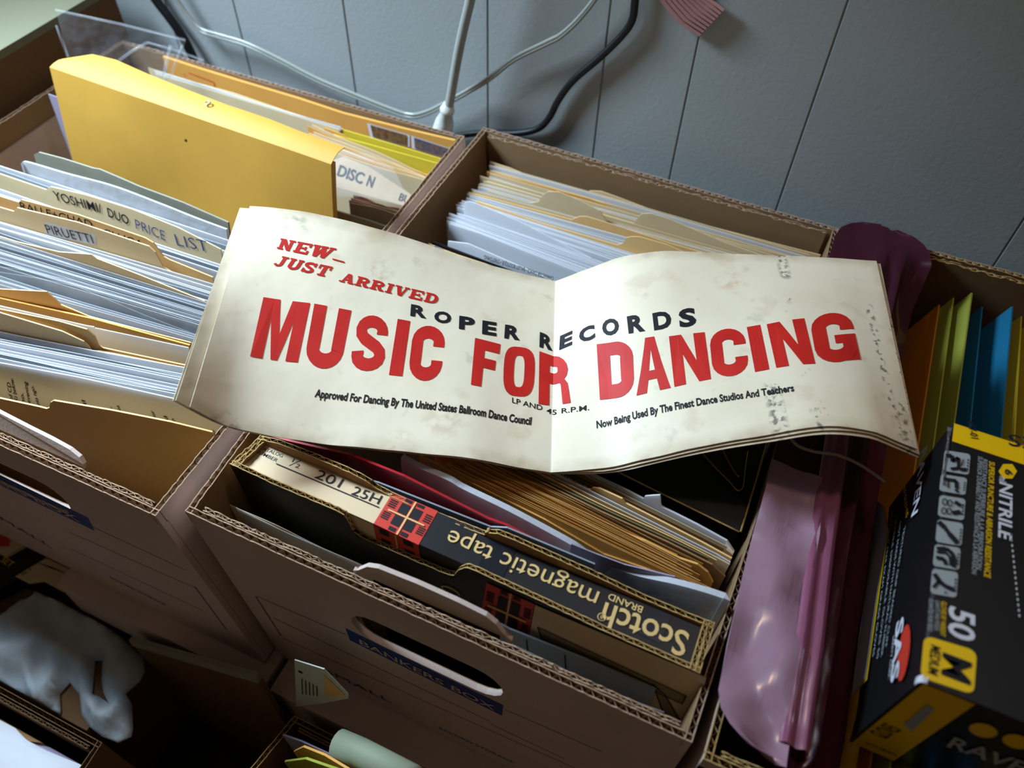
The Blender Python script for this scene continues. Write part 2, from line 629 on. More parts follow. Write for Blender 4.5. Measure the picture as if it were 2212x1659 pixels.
for a, b in (((553, 1288), (748, 1372)), ((590, 1335), (1060, 1560)), ((600, 1375), (1240, 1659)), ((1090, 1533), (1300, 1625)), ((1060, 1565), (1220, 1640))):
    rule(mb, PF, a, b, 0.0007, 1)
rule(mb, PF, (552, 1289), (607, 1374), 0.0009, 0)
text_on(mb, M['inkblue'], PF, 'RECORD STORAGE', (950, 1575), (1110, 1650), 0.005, bold=0.0)
mb.build('lettering', RB)
mb = MB(M['board'])
PR = Plane((-.15, .1615, -.436), (-.05, .1610, -.436), (0, .18, 1))
tabp = [PR((560 + x / 3.352, 1164 + y / 3.352)) for x, y in ((680, 268), (715, 228), (780, 202), (860, 214), (1140, 325), (1430, 455), (1640, 560), (1715, 620), (1770, 692), (1815, 795))]
tabp = [V(tabp[0].x, .1615, -.438)] + tabp + [V(tabp[-1].x, .1615, -.438)]
mb.slab(tabp, (0, 0.0026, 0.0005), 0)
mb.build('handle_flap', RB)

# left-hand carton
hl = V(-0.4315, 0.140, -0.4820)
LB = carton('file_carton', 'brown cardboard carton at the left, holding the yellow envelope and a row of folders', 'cardboard box',
            (-0.687, 0.140), (-0.2872, 0.140), (-0.2930, 0.573), (-0.687, 0.573), ZR, ZB,
            bot=((-0.687, 0.141), (-0.267, 0.141), (-0.276, 0.575), (-0.687, 0.575)),
            hole=stadium(hl, (1, 0, 0), 0.100, 0.036), double=('front',))
PL = Plane((-0.687, 0.140, -0.43), (-0.287, 0.140, -0.43), (0, 0.001, -0.225))
mb = MB(M['inkblue'])
q = [(-160, 948), (190, 1118), (205, 1147), (-160, 970)]
decal(mb, 0, PL, q)
text_on(mb, M['board'], PL, 'BANKERS BOX', bil(q, 0.1, 0.9), bil(q, 0.92, 0.86), 0.0095, bold=0.012, off=0.0008)
mb.build('printed_stripe', LB)['label'] = 'blue printed stripe with pale lettering'
mb = MB(M['inkblue'], M['pencil'])
text_on(mb, 0, PL, 'SMALL', (-20, 1110), (112, 1185), 0.0085)
rule(mb, PL, (140, 1110), (400, 1232), 0.0006, 1)
rule(mb, PL, (150, 1150), (420, 1270), 0.0006, 1)
rule(mb, PL, (150, 1185), (440, 1320), 0.0006, 1)
rule(mb, PL, (420, 1267), (490, 1362), 0.0009, 0)
text_on(mb, 0, PL, 'RECORD STORAGE', (240, 1250), (360, 1310), 0.005)
mb.build('lettering', LB)
mb = MB(M['board'])
PQ = Plane((-.45, .1520, -.436), (-.35, .1520, -.436), (0, .50, 1))
tabp = [PQ(p) for p in ((-110, 832), (-60, 860), (0, 893), (60, 924), (110, 949), (150, 971), (171, 988), (180, 1003), (178, 1016))]
tabp = [V(tabp[0].x, .1520, -.438)] + tabp + [V(tabp[-1].x, .1520, -.438)]
mb.slab(tabp, (0, 0.0026, -0.0006), 0)
mb.build('handle_flap', LB)
mb = MB(M['board'])           # folded-over inner lining of the left wall
mb.box((-0.682, 0.155, -0.645), (-0.679, 0.560, -0.452), 0)
mb.build('inner_panel', LB)

# right-hand carton, mostly out of the picture
TB = carton('file_carton', 'brown cardboard carton under the glove box, holding coloured plastic folders', 'cardboard box',
            (0.0512, 0.1430), (0.40, 0.1430), (0.40, 0.600), (0.0512, 0.594), ZR, ZB,
            mats=dict(out=M['board'], inn=M['board_dark'], flute=M['flute_tan']))

# taller carton beyond the left one
mb = MB(M['board_dark'], M['greyboard'])
root = thing('tall_carton', 'tall closed brown carton standing behind the left end of the left carton', 'cardboard box', (-0.85, 0.44, ZB))
mb.box((-1.0, 0.29, ZB + .0004), (-0.700, 0.594, -0.392), 0)
mb.build('carton_body', root)
mb = MB(M['greytop'])
mb.box((-1.0, 0.289, -0.392), (-0.6995, 0.5945, -0.3845), 0)
mb.build('carton_top', root)

# lower cartons that carry the upper ones
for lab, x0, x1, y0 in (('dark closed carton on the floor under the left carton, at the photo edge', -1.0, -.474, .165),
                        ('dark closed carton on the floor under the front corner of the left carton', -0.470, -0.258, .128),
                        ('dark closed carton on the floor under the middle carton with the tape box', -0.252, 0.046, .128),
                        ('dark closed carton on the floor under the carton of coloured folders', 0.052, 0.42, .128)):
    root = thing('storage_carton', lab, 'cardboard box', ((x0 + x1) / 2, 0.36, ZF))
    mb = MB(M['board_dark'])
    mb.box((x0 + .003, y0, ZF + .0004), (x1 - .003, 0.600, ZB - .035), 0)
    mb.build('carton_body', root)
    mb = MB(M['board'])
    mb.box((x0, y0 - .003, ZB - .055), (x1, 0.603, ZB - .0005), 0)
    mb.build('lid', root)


# ------------------------------------------------------------------ standing papers
def paper(name, label, cat, poly, m, z0, z1=None, lean=0.25, ref=(0, -1), zb=-0.645, th=0.0006, group=None, ext=None, decals=None, wave=0.0, xmin=None, smooth_top=False, rows=4, xr=None, bow=0.0, line=None):
    """one upright sheet; poly is its top edge in photo points, on the sheet's own leaning plane"""
    z1 = z0 if z1 is None else z1
    a, b = at(poly[ref[0]], z0), at(poly[ref[1]], z1)
    if line:
        a, b = line
    pl = Plane(a, b, (0, lean, 1))
    tops = [pl(p) for p in poly]
    if smooth_top:
        tops = crom(tops, 5)
    e1 = (b - a).normalized()
    if ext is not None:
        tops = [tops[0] + e1 * ((ext - tops[0].x) / e1.x)] + tops
    if xr is not None:
        tops = tops + [b + e1 * ((xr - b.x) / e1.x)]
    out = []
    for p, r in zip(tops, tops[1:]):
        k = max(1, int((r - p).length / 0.02))
        out += [p.lerp(r, i / k) for i in range(k)]
    out.append(tops[-1])
    e2 = pl.e2 if pl.e2.z > 0 else -pl.e2
    ph, fq = rnd(0, 6), rnd(20, 45)
    if wave:
        out = [p + V(0, 0, wave * math.sin(p.x * fq + ph)) for p in out]
    grid = []
    for r in range(rows + 1):
        t = r / rows
        row = []
        for p in out:
            q = p + e2 * ((zb - p.z) / e2.z * t)
            q = q + pl.n * (bow * math.sin(math.pi * t))
            if xmin:
                q.x = max(q.x, xmin(q.z))
            row.append(inbox(q))
        grid.append(row)
    mb = MB(m)
    mb.grid(grid, 0, -th, smooth=False)
    if decals:
        decals(mb, pl)
    o = mb.build(name)
    tag(o, label, cat, group)
    return (a, b, e2, pl, o)


def inbox(q):                          # keep papers of the left carton inside its walls
    if q.x < -.285:
        q.x = min(q.x, -.2925 - (q.y - .14) * .0142)
        q.y = min(q.y, .5655)
        s = .003 + .085 * max(0.0, -.46 - q.x) + .03 * max(0.0, ZR - .01 - q.z)
        d = (q.y - .1525) / (s * 1.5)
        if d < 1:
            q.y = .1525 + s * 1.5 * ((d + 1) ** 2 / 4 if d > -1 else .02 * math.exp(d + 1) - .02)
    else:                                  # and those of the middle carton inside theirs
        q.x = min(q.x, .0375 - max(0.0, ZR - q.z) * .02)
        q.y = min(q.y, .5765)
    return q


def xR(z):                             # inside of the middle carton's left wall
    return -0.2675 + (ZR - z) * 0.062


def fill(n, A, B, specs, ext=None, x0=-.50, x1=None, xmin=None, jz=0.003, jx=0.006, zb=-0.645, dz0=0.0, xr=None):
    """n loose sheets between two lines A, B = (left point, right point, lean direction)"""
    def on(L, x):
        e = (L[1] - L[0]).normalized()
        return L[0] + e * ((x - L[0].x) / e.x)
    xe = x1 if x1 is not None else max(A[1].x, B[1].x)
    Aa, Ab, Ba, Bb = on(A, x0), on(A, xe), on(B, x0), on(B, xe)
    zt_ = max(A[0].z, B[0].z)
    yb = lambda L, x: on(L, x).y + (zb - on(L, x).z) * L[2].y / L[2].z
    xs = (ext if ext is not None else x0, xr if xr is not None else xe)
    gg = [abs(on(B, x).y - on(A, x).y) for x in xs] + [abs(yb(B, x) - yb(A, x)) for x in xs]
    sg = [(on(B, x).y > on(A, x).y) for x in xs] + [(yb(B, x) > yb(A, x)) for x in xs]
    if len(set(sg)) > 1:
        print('CROSS', specs[0][1][:40], [round(v, 4) for v in gg], sg)
        return
    if n > int(min(gg) / .00055):
        print('LESS', specs[0][1][:40], n, int(min(gg) / .00055), [round(v, 4) for v in gg])
        n = int(min(gg) / .00055)
    gap = min(gg) / (n + 1)
    gap_ = max(.0002, min(Ba.y - Aa.y, Bb.y - Ab.y)) / (n + 1) if Ba.y > Aa.y else max(.0002, min(Aa.y - Ba.y, Ab.y - Bb.y)) / (n + 1)
    for i in range(n):
        t = (i + 1 + rnd(-.14, .14)) / (n + 1)
        name, label, cat, group, mats, th = specs[i % len(specs)]
        a, b = Aa.lerp(Ba, t), Ab.lerp(Bb, t)
        e2 = A[2].lerp(B[2], t).normalized()
        e1 = (b - a).normalized()
        xa = (ext + rnd(0, .012)) if ext is not None else x0 + rnd(-jx, jx)
        xb = (xr - rnd(0, .010)) if xr is not None else A[1].x + (B[1].x - A[1].x) * t + rnd(-jx, jx)
        p, q_ = a + e1 * ((xa - a.x) / e1.x), a + e1 * ((xb - a.x) / e1.x)
        dz = rnd(-jz, jz) + dz0
        ph, fq, am = rnd(0, 6), rnd(10, 35), rnd(0, .0015)
        nn = 12
        tops = [p.lerp(q_, k / nn) + e2 * (dz + am * math.sin(ph + fq * k / nn * .3)) for k in range(nn + 1)]
        rows = []
        for r in range(3):
            row = []
            for c in tops:
                q = c + e2 * ((zb - c.z) / e2.z * r / 2)
                if xmin:
                    q.x = max(q.x, xmin(q.z))
                row.append(inbox(q))
            rows.append(row)
        mb = MB(mats[i % len(mats)] if len(mats) > 1 else mats[0])
        mb.grid(rows, 0, -min(th, max(.00012, gap * .4)), smooth=False)
        tag(mb.build(name), label, cat, group)


def Z4(*p):
    return [(x / 2.989, 420 + y / 2.989) for x, y in p]


def Z2(*p):
    return [(700 + x / 2.989, y / 2.989) for x, y in p]


def Z5(*p):
    return [(700 + x / 2.989, 450 + y / 2.989) for x, y in p]


def Z1(*p):
    return [(x / 2.989, y / 2.989) for x, y in p]


XL = -0.672
WL = [('paper_sheet', 'white paper sheet standing on edge between the folders of the left carton', 'paper', 'white sheets filed in the left carton', [M['white'], M['white2'], M['white']], 0.0007),
      ('paper_sheet', 'white paper sheet standing on edge between the folders of the left carton', 'paper', 'white sheets filed in the left carton', [M['white2'], M['grey'], M['white']], 0.0006)]


def dec_typed(mb, pl):
    for s, e, t in (((28, 866), (22, 828), 'of CD'), ((39, 868), (28, 818), 'Ki below.'), ((54, 872), (50, 850), 'no.'), ((66, 872), (58, 826), 'evening'), ((86, 877), (72, 834), 'ota ngo.'),
                    ((187, 874), (183, 866), 'll'), ((247, 888), (243, 879), 'r'), ((262, 890), (257, 877), 'los'), ((337, 902), (331, 888), 'ior'), ((364, 908), (360, 900), 'd'), ((379, 911), (375, 905), 'n'), ((467, 939), (462, 930), 'o')):
        text_on(mb, M['ink'], pl, t, s, e, 0.0028, bold=0.008)


r0 = paper('file_folder', 'front manila folder with a cut tab, standing against the handle side of the left carton', 'folder', Z4((0, 1318), (250, 1372), (300, 1385), (318, 1378), (325, 1345), (345, 1332), (720, 1395), (1100, 1470), (1432, 1562)), M['manila'], -.428, lean=.05, ref=(5, -1), ext=-.56, th=.0012)
r1 = paper('typed_page', 'white page with sideways typed lines, directly behind the front manila folder of the left carton', 'paper', Z4((0, 1088), (500, 1180), (1170, 1330), (1470, 1480)), M['white'], -.424, lean=.07, ref=(0, 2), ext=-.555, th=.0008, decals=None)
# typed lines sit on the page
ptyped = Plane(r1[0], r1[1], (0, .07, 1))
mb = MB(M['ink'])
dec_typed(mb, ptyped)
mb.build('lettering', r1[4])
r2 = paper('file_folder', 'pale manila folder with a rounded tab among the front white papers of the left carton', 'folder', Z4((0, 765), (400, 885), (540, 950), (572, 980), (590, 1012), (640, 1012), (1170, 1118)), M['manila2'], -.424, lean=.11, ref=(5, 6), ext=-.65, th=.001)
r3 = paper('file_folder', 'manila folder with a sloping tab just behind the pale manila tab in the left carton', 'folder', Z4((0, 742), (380, 820), (560, 872), (610, 915), (635, 975), (665, 992), (1200, 1105)), M['manila'], -.424, lean=.115, ref=(5, 6), ext=-.652, th=.001)
r3b = paper('paper_sheet', 'broad white sheet in front of the orange kraft line in the left carton', 'paper', Z4((0, 720), (560, 848), (606, 855), (612, 862), (1215, 990)), M['white2'], -.424, lean=.12, ext=-.652)
r4 = paper('file_folder', 'orange kraft folder with a straight edge in the left carton', 'folder', Z4((0, 672), (600, 805), (1222, 975)), M['kraft'], -.4236, -.4252, lean=.13, ext=-.652, th=.0014)
r5 = paper('file_folder', 'manila folder with a low tab in front of the clear sleeves of the left carton', 'folder', Z4((0, 612), (180, 622), (300, 628), (345, 668), (390, 712), (590, 795), (1230, 958)), M['manila'], -.4250, -.4285, lean=.137, ref=(5, 6), ext=-.652, th=.001)
r6 = paper('plastic_sleeve', 'glossy clear plastic sleeve holding white pages in the left carton', 'plastic sleeve', Z4((0, 505), (500, 600), (900, 760), (1270, 905)), M['clear'], -.422, -.428, lean=.138, ext=-.655, th=.0006, wave=.0015)
r6b = paper('plastic_sleeve', 'second clear plastic sleeve, behind the glossy one of the left carton', 'plastic sleeve', Z4((0, 470), (500, 560), (900, 700), (1290, 850)), M['clear'], -.421, -.424, lean=.142, ext=-.655, th=.0006, wave=.001)
r7 = paper('file_folder', 'manila folder with a torn tab in front of the printed tab label', 'folder', Z4((100, 305), (380, 372), (590, 388), (625, 415), (900, 520), (1320, 690)), M['manila2'], -.412, -.4185, lean=.165, ref=(0, 5), ext=-.655, th=.001)


def dec_pir(mb, pl):
    text_on(mb, M['ink'], pl, 'PIRUETTI', Z4((308, 252))[0], Z4((606, 318))[0], .0085, bold=-.004)
    mb.poly([pl(p, .0001) for p in Z4((290, 178), (615, 262), (622, 330), (296, 262))], M['white'])


r8 = paper('file_folder', 'pale manila folder whose tab bears a white printed label, in the left carton', 'folder', Z4((88, 110), (110, 86), (500, 180), (960, 335), (1000, 372), (1050, 465), (1075, 482), (1332, 640)), M['manila2'], -.406, lean=.18, ref=(1, 3), ext=-.648, th=.001, decals=None)
dec = MB()
dec_pir(dec, Plane(r8[0], r8[1], (0, .18, 1)))
dec.build('tab_label', r8[4])
r9 = paper('file_folder', 'manila folder with thick handwriting on its long tab, just behind the printed tab label', 'folder', Z4((120, 50), (140, 34), (500, 130), (935, 280), (988, 312), (1055, 400), (1090, 420), (1372, 535)), M['manila'], -.405, lean=.19, ref=(1, 3), ext=-.65, th=.001)
dec = MB()
p9 = Plane(r9[0], r9[1], (0, .19, 1))
text_on(dec, M['ink'], p9, 'RALLF+CHAD', Z4((135, 98))[0], Z4((600, 222))[0], .0075, bold=.006, shear=.2)
text_on(dec, M['ink'], p9, 'CLUGA', Z4((670, 262))[0], Z4((925, 345))[0], .0065, bold=.006, shear=.2)
dec.build('handwriting', r9[4])
r10 = paper('file_folder', 'pale folder with bold black lettering and a pencilled PRICE LIST beside it', 'folder', Z1((298, 1225), (325, 1205), (560, 1260), (850, 1350), (1150, 1470), (1425, 1610)), M['cream'], -.414, lean=.20, ext=-.64, th=.001)
dec = MB()
p10 = Plane(r10[0], r10[1], (0, .20, 1))
text_on(dec, M['ink'], p10, 'YOSHIMI/', Z1((355, 1290))[0], Z1((665, 1378))[0], .0085, bold=.008)
text_on(dec, M['ink'], p10, 'DUO', Z1((700, 1398))[0], Z1((835, 1452))[0], .0085, bold=.012)
text_on(dec, M['inkblue'], p10, 'PRICE', Z1((880, 1478))[0], Z1((1070, 1555))[0], .0095, bold=-.01)
text_on(dec, M['inkblue'], p10, 'LIST', Z1((1145, 1585))[0], Z1((1350, 1630))[0], .0105, bold=-.012)
dec.build('handwriting', r10[4])
r11 = paper('mailing_bag', 'crumpled white mailing bag with brown stains, behind the lettered folders of the left carton', 'mailer bag', Z1((150, 1060), (170, 1048), (400, 1108), (700, 1190), (1000, 1310), (1250, 1410), (1460, 1482)), M['clothwhite'], -.408, lean=.205, ext=None, th=.0018, wave=.0012, smooth_top=True)
r12 = paper('chipboard_sheet', 'grey chipboard sheet with a ragged edge in front of the yellow envelope', 'cardboard', Z1((215, 992), (245, 978), (400, 1020), (600, 1088), (640, 1095), (900, 1210), (1180, 1310), (1470, 1432)), M['greyboard'], -.405, lean=.21, th=.0016, wave=.0008)
LX = dict(ext=-.655, xr=-.300)
fill(10, r1, r2, WL, ext=-.55, xr=-.300)
fill(9, r5, r6, WL, **LX)
fill(32, r6b, r7, WL, jz=.002, **LX)
fill(12, r7, r8, WL, jz=.002, dz0=-.017, **LX)
fill(4, r9, r10, WL, jz=.0015, dz0=-.012, **LX)
fill(3, r10, r11, WL, jz=.001, dz0=-.006, **LX)

# ------------------------------------------------------------------ yellow envelope and the papers behind it
env = thing('clasp_envelope', 'large golden yellow envelope with its open flap folded back, tallest paper of the left carton', 'envelope', (-0.48, 0.40, -0.60))
ea, eb = at((107, 145), -.38), at((715, 355), -.38)
PE = Plane(ea, eb, (0, .17, 1))
e2 = PE.e2
mb = MB(M['yellow'])
nx = 16
rows = []
for r in range(9):
    row = []
    for k in range(nx + 1):
        p = ea.lerp(eb, k / nx)
        q = p + e2 * ((-.600 - p.z) / e2.z * r / 8)
        q.x = max(q.x, -0.668)
        w = math.sin(math.pi * r / 8)
        q = q + PE.n * (0.0018 * w * math.sin(k * .55 + r * .4) + 0.003 * w)
        row.append(q)
    rows.append(row)
mb.grid(rows, 0, -0.006)
mb.build('envelope_body', env)
mb = MB(M['ink'])
for c, s in (((401, 303), 2.2), ((404, 339), 1.6), ((412, 341), 1.6)):
    decal(mb, 0, PE, [(c[0] - s, c[1] - s), (c[0] + s, c[1] - s), (c[0] + s, c[1] + s), (c[0] - s, c[1] + s)], .0006)
mb.build('ink_specks', env)
PFl = Plane(ea, eb, (0, 1, .22))
low = [(107, 145), (180, 170), (260, 198), (340, 225), (420, 253), (500, 281), (580, 308), (650, 332), (715, 355)]
up = [(150, 126), (200, 117), (250, 129), (320, 160), (400, 192), (490, 226), (580, 256), (665, 290), (745, 318)]
mb = MB(M['yellow'])
rows = []
for r in range(5):
    t = r / 4
    rows.append([PFl(low[k]).lerp(PFl(up[k]), t) + V(0, 0, .0025 * math.sin(math.pi * t)) for k in range(9)])
mb.grid(rows, 0, 0.0006)
fl = mb.build('envelope_flap', env)
mb = MB(M['steel'])
c0 = PFl((452, 233)) + V(0, 0, .0045)
mb.tube([c0 + V(math.cos(a) * .0021, math.sin(a) * .0021, math.sin(a) * .0005) for a in [i * .5236 for i in range(13)]], .0006, 0, 6, False)
mb.build('eyelet', fl)

paper('plastic_sleeve', 'greyish plastic sleeve peeking out at the left edge of the yellow envelope', 'plastic sleeve', [(104, 203), (200, 236), (420, 300)], M['lilac'], -.415, lean=.10, th=.0006)


def dec_st(mb, pl):
    pass


k0 = paper('padded_envelope', 'orange kraft envelope with postage stamps, rearmost in the left carton', 'envelope', [(352, 122), (430, 148), (519, 176), (640, 212), (740, 245), (870, 278), (988, 306)], M['kraft'], -.4305, lean=.04, th=.003, zb=-.64)
pk = Plane(k0[0], k0[1], (0, .04, 1))
st = MB(M['gwhite'])
for q, c in (([(793, 266), (885, 292), (885, 318), (800, 296)], '5b3a22'), ([(888, 293), (977, 322), (975, 347), (890, 320)], '39466e')):
    decal(st, 0, pk, q, .0004)
    ins = [Vector(p) * .86 + (Vector(q[0]) + Vector(q[1]) + Vector(q[2]) + Vector(q[3])) / 4 * .14 for p in q]
    decal(st, mat('stamp_print_' + c, c, 0.5, 0.6, 220, col2='8a6a48'), pk, ins, .0008)
st.build('postage_stamp', k0[4])
bx = MB(M['redcard'])
for a, b in (((392, 152), (462, 178)), ((462, 178), (464, 189)), ((392, 152), (402, 166))):
    rule(bx, pk, a, b, .0012, 0)
bx.build('printed_frame', k0[4])
KL = [('kraft_envelope', 'kraft envelope filed behind the yellow envelope of the left carton', 'envelope', 'kraft envelopes behind the yellow envelope', [M['kraft2'], M['kraft'], M['kraft2']], .0012)]
CL = [('paper_sheet', 'cream paper sheet filed behind the yellow envelope of the left carton', 'paper', 'cream sheets behind the yellow envelope', [M['cream'], M['white'], M['cream'], M['manila2']], .0008)]
k1 = paper('paper_bundle', 'cream paper with a worn top edge in front of the stamped kraft envelope', 'paper', Z1((1125, 505), (1300, 545), (1500, 600), (1850, 720), (2212, 835)), M['cream'], -.432, lean=.06, th=.001)
k2 = paper('plastic_folder', 'bright yellow plastic folder in front of the stamped kraft envelope', 'folder', Z2((-120, 770), (0, 803), (350, 905), (800, 1040)), M['yfolder'], -.432, lean=.09, th=.0012)
k2b = paper('plastic_folder', 'second yellow plastic folder, just in front of the bright one and lower', 'folder', Z2((60, 870), (350, 950), (800, 1075)), M['yfolder'], -.436, lean=.09, th=.0012)
fill(3, k1, (k1[0] + V(0, -.004, 0), k1[1] + V(0, -.004, 0), k1[2]), CL, x0=-.62)
k3 = paper('kraft_envelope', 'crumpled kraft envelope bending down in front of the yellow plastic folders', 'envelope', Z2((0, 825), (130, 872), (190, 925), (250, 985), (330, 1055), (480, 1100), (690, 1130), (760, 1165)), M['kraft'], -.4325, -.450, lean=.09, th=.001, ref=(0, -1))
fill(9, k3, (at((727, 335), -.445), at((940, 398), -.445), V(0, .1, 1)), CL + KL + CL, jz=.001, x0=-.43)
# disc mailer with its clear film
PD = Plane(at((700, 390), -.445), at((890, 455), -.452), (0, .55, .5))
mailer = thing('disc_mailer', 'beige cardboard disc mailer in a clear bag, lying right of the yellow envelope', 'mailer', PD((800, 410)) - V(0, 0, .02))
mb = MB(mat('dull_mailer_card', 'b79b78', .6, .1, 40))
mb.slab([PD(p) for p in [(704, 352), (742, 338), (800, 362), (850, 395), (906, 432), (893, 450), (716, 402)]], -PD.n * .0022, 0)
mb.build('mailer_card', mailer)
mb = MB(M['ink'])
text_on(mb, 0, PD, 'DISC', (727, 378), (781, 397), .010, bold=.02)
text_on(mb, 0, PD, 'N', (790, 400), (803, 405), .010, bold=.02)
text_on(mb, 0, PD, 'BU', (860, 432), (882, 440), .007, bold=.01)
mb.build('lettering', mailer)
mb = MB(M['clear'])
mb.grid([[PD(p, .003 + .004 * ((i * 7 + j * 5) % 3)) for j, p in enumerate(r)] for i, r in enumerate([[(700, 345), (740, 322), (800, 335), (850, 362)], [(702, 375), (755, 355), (815, 375), (870, 405)], [(706, 408), (770, 400), (840, 420), (908, 440)], [(712, 425), (780, 425), (850, 440), (902, 455)]])], 0)
mb.build('clear_wrap', mailer)
fill(6, (at((716, 403), -.45), at((872, 452), -.45), V(0, .1, 1)), (at((716, 428), -.45), at((868, 470), -.45), V(0, .1, 1)),
     [('record_card', 'reddish brown card standing under the disc mailer', 'card', 'brown cards under the disc mailer', [mat('red_brown_card', '7a4a3a', .7, .2, 30), M['board_dark']], .0012)], jx=.002, jz=.001, x0=-.355)
paper('chipboard_sheet', 'grey green chipboard in front of the brown cards, right of the yellow envelope', 'cardboard', [(716, 453), (800, 478), (862, 500)], M['greyboard'], -.447, lean=.1, th=.0015)

# clear sleeve standing at the back of the left carton
sl = thing('plastic_sleeve', 'empty clear plastic sleeve sticking up behind the yellow envelope', 'plastic sleeve', (-0.63, 0.53, -0.6))
PS = Plane(at((180, 130), -.40), at((370, 160), -.415), (0, .2, 1))
mb = MB(M['clear'])
mb.grid([[PS(p) for p in r] for r in ([(120, 22), (215, 42), (310, 62), (402, 88)], [(130, 60), (220, 80), (300, 100), (385, 128)], [(145, 125), (225, 140), (300, 155), (362, 172)], [(175, 190), (240, 200), (310, 220), (360, 235)])], 0)
mb.build('sleeve_sheet', sl)
mb = MB(M['clear'])
for a, b in (((368, 98), (352, 170)), ((395, 98), (366, 172)), ((120, 22), (400, 86)), ((122, 55), (146, 122)), ((255, 132), (318, 92)), ((318, 92), (440, 130)), ((372, 100), (352, 168))):
    pa, pb = PS(a, .001), PS(b, .001)
    mb.tube([pa, (pa + pb) / 2 + V(0, 0, .001), pb], .0012, 0, 6)
mb.build('sleeve_seam', sl)

# ------------------------------------------------------------------ rear half of the middle carton
RW = [('paper_sheet', 'white paper sheet filed in the rear half of the middle carton', 'paper', 'white sheets in the rear of the middle carton', [M['white'], M['white2'], M['white']], .0007)]
RC = [('paper_sheet', 'cream paper sheet filed in the rear half of the middle carton', 'paper', 'cream sheets in the rear of the middle carton', [M['cream'], M['white'], M['manila2']], .0008)]
zR, kw = -.448, dict(zb=-.645, xmin=xR)
b0 = paper('file_folder', 'cream folder, rearmost in the middle carton', 'folder', Z2((1060, 1042), (1200, 1085), (1330, 1140), (1480, 1205), (1700, 1240), (1720, 1232), (1790, 1236), (1900, 1275)) + [(1400, 451), (1528, 488), (1700, 533), (1789, 556)], M['manila2'], zR, lean=.10, ref=(0, -1), th=.001, **kw)
b1 = paper('file_folder', 'orange manila folder with a tab stepping down in the rear of the middle carton', 'folder', Z2((1050, 1108), (1440, 1212), (1700, 1280), (1810, 1318), (1840, 1335), (1870, 1360)) + [(1440, 505), (1785, 585)], M['kraft'], zR, lean=.11, ref=(0, -1), th=.001, **kw)
b2 = paper('file_folder', 'cream folder with a tall tab at the right in the rear of the middle carton', 'folder', Z2((1050, 1170), (1500, 1300), (1880, 1408), (2000, 1442), (2030, 1400), (2055, 1380), (2110, 1378), (2212, 1408)) + [(1560, 522), (1782, 600)], M['cream'], zR, lean=.115, ref=(0, 3), th=.001, **kw)
b3 = paper('file_folder', 'cream folder with a torn crumpled tab in the rear of the middle carton', 'folder', Z2((1055, 1232), (1330, 1312), (1385, 1302), (1405, 1265), (1440, 1238), (1510, 1238), (1640, 1290), (1780, 1362), (1820, 1420), (1822, 1442), (2212, 1550)), M['cream'], zR, lean=.12, ref=(0, -1), th=.001, xr=.03, **kw)
b4 = paper('file_folder', 'manila folder with a small rounded tab in front of the torn cream tab', 'folder', Z2((930, 1242), (1300, 1340), (1600, 1420), (1622, 1408), (1650, 1398), (1700, 1400), (1900, 1462), (2212, 1565)), M['manila'], zR, lean=.125, ref=(0, 2), th=.001, xr=.03, **kw)
b5 = paper('file_folder', 'manila folder with a rising tab, just behind the white papers of the middle carton', 'folder', Z2((985, 1300), (1400, 1440), (1890, 1582), (1930, 1570), (1955, 1535), (1985, 1528), (2040, 1530), (2212, 1580)), M['manila'], zR, lean=.13, ref=(0, 2), th=.001, xr=.03, **kw)
b7 = paper('paper_sheet', 'frontmost white sheet of the rear stack, above the magazines of the middle carton', 'paper', Z5((805, 97), (1000, 160), (1650, 415)), M['white'], zR, -.449, lean=.14, th=.0008, xr=.02, **kw)


def onx(L, x):
    e = (L[1] - L[0]).normalized()
    return L[0] + e * ((x - L[0].x) / e.x)


mid_ = [onx(b5, x).lerp(onx(b7, x), .5) for x in (-.262, .0)]
b6 = paper('paper_sheet', 'large white sheet with a curved corner standing above the white stack of the middle carton', 'paper', Z2((905, 1312), (930, 1300), (965, 1308), (1250, 1425), (1720, 1665)), M['white2'], zR, lean=.135, ref=(2, -1), th=.0008, line=(mid_[0], mid_[1]), **kw)
fill(4, b0, b1, RC, xmin=xR, jz=.002, x0=-.262, x1=.02, xr=.034)
fill(4, b1, b2, RC, xmin=xR, jz=.002, x0=-.262, x1=.02, xr=.034)
fill(5, b2, b3, RC + RW, xmin=xR, jz=.002, x0=-.262, x1=.02, xr=.034)
fill(4, b3, b4, RC, xmin=xR, jz=.002, x0=-.262, x1=.02, xr=.034)
fill(5, b4, b5, RW + RC, xmin=xR, jz=.002, x0=-.262, x1=.02, xr=.034)
fill(12, b5, b6, RW, xmin=xR, jz=.002, x0=-.262, x1=.02, xr=.034)
fill(14, b6, b7, RW, xmin=xR, jz=.0025, x0=-.262, x1=.02, xr=.034)
bm_ = paper('dance_magazine', 'white magazine spine with small dance words, showing above the banner fold', 'magazine', Z5((800, 212), (930, 228), (1490, 475)), M['white2'], -.447, lean=.15, th=.001, xr=-.02, **kw)
pm = Plane(bm_[0], bm_[1], (0, .15, 1))
mb = MB(M['ink'])
text_on(mb, 0, pm, 'CHARACTER DANCE \u2022 BALLET BOUTIQUE \u2022 STRETCHING', (1196, 598), (1046, 551), .0040, bold=.015, off=.0014)
mb.build('lettering', bm_[4])
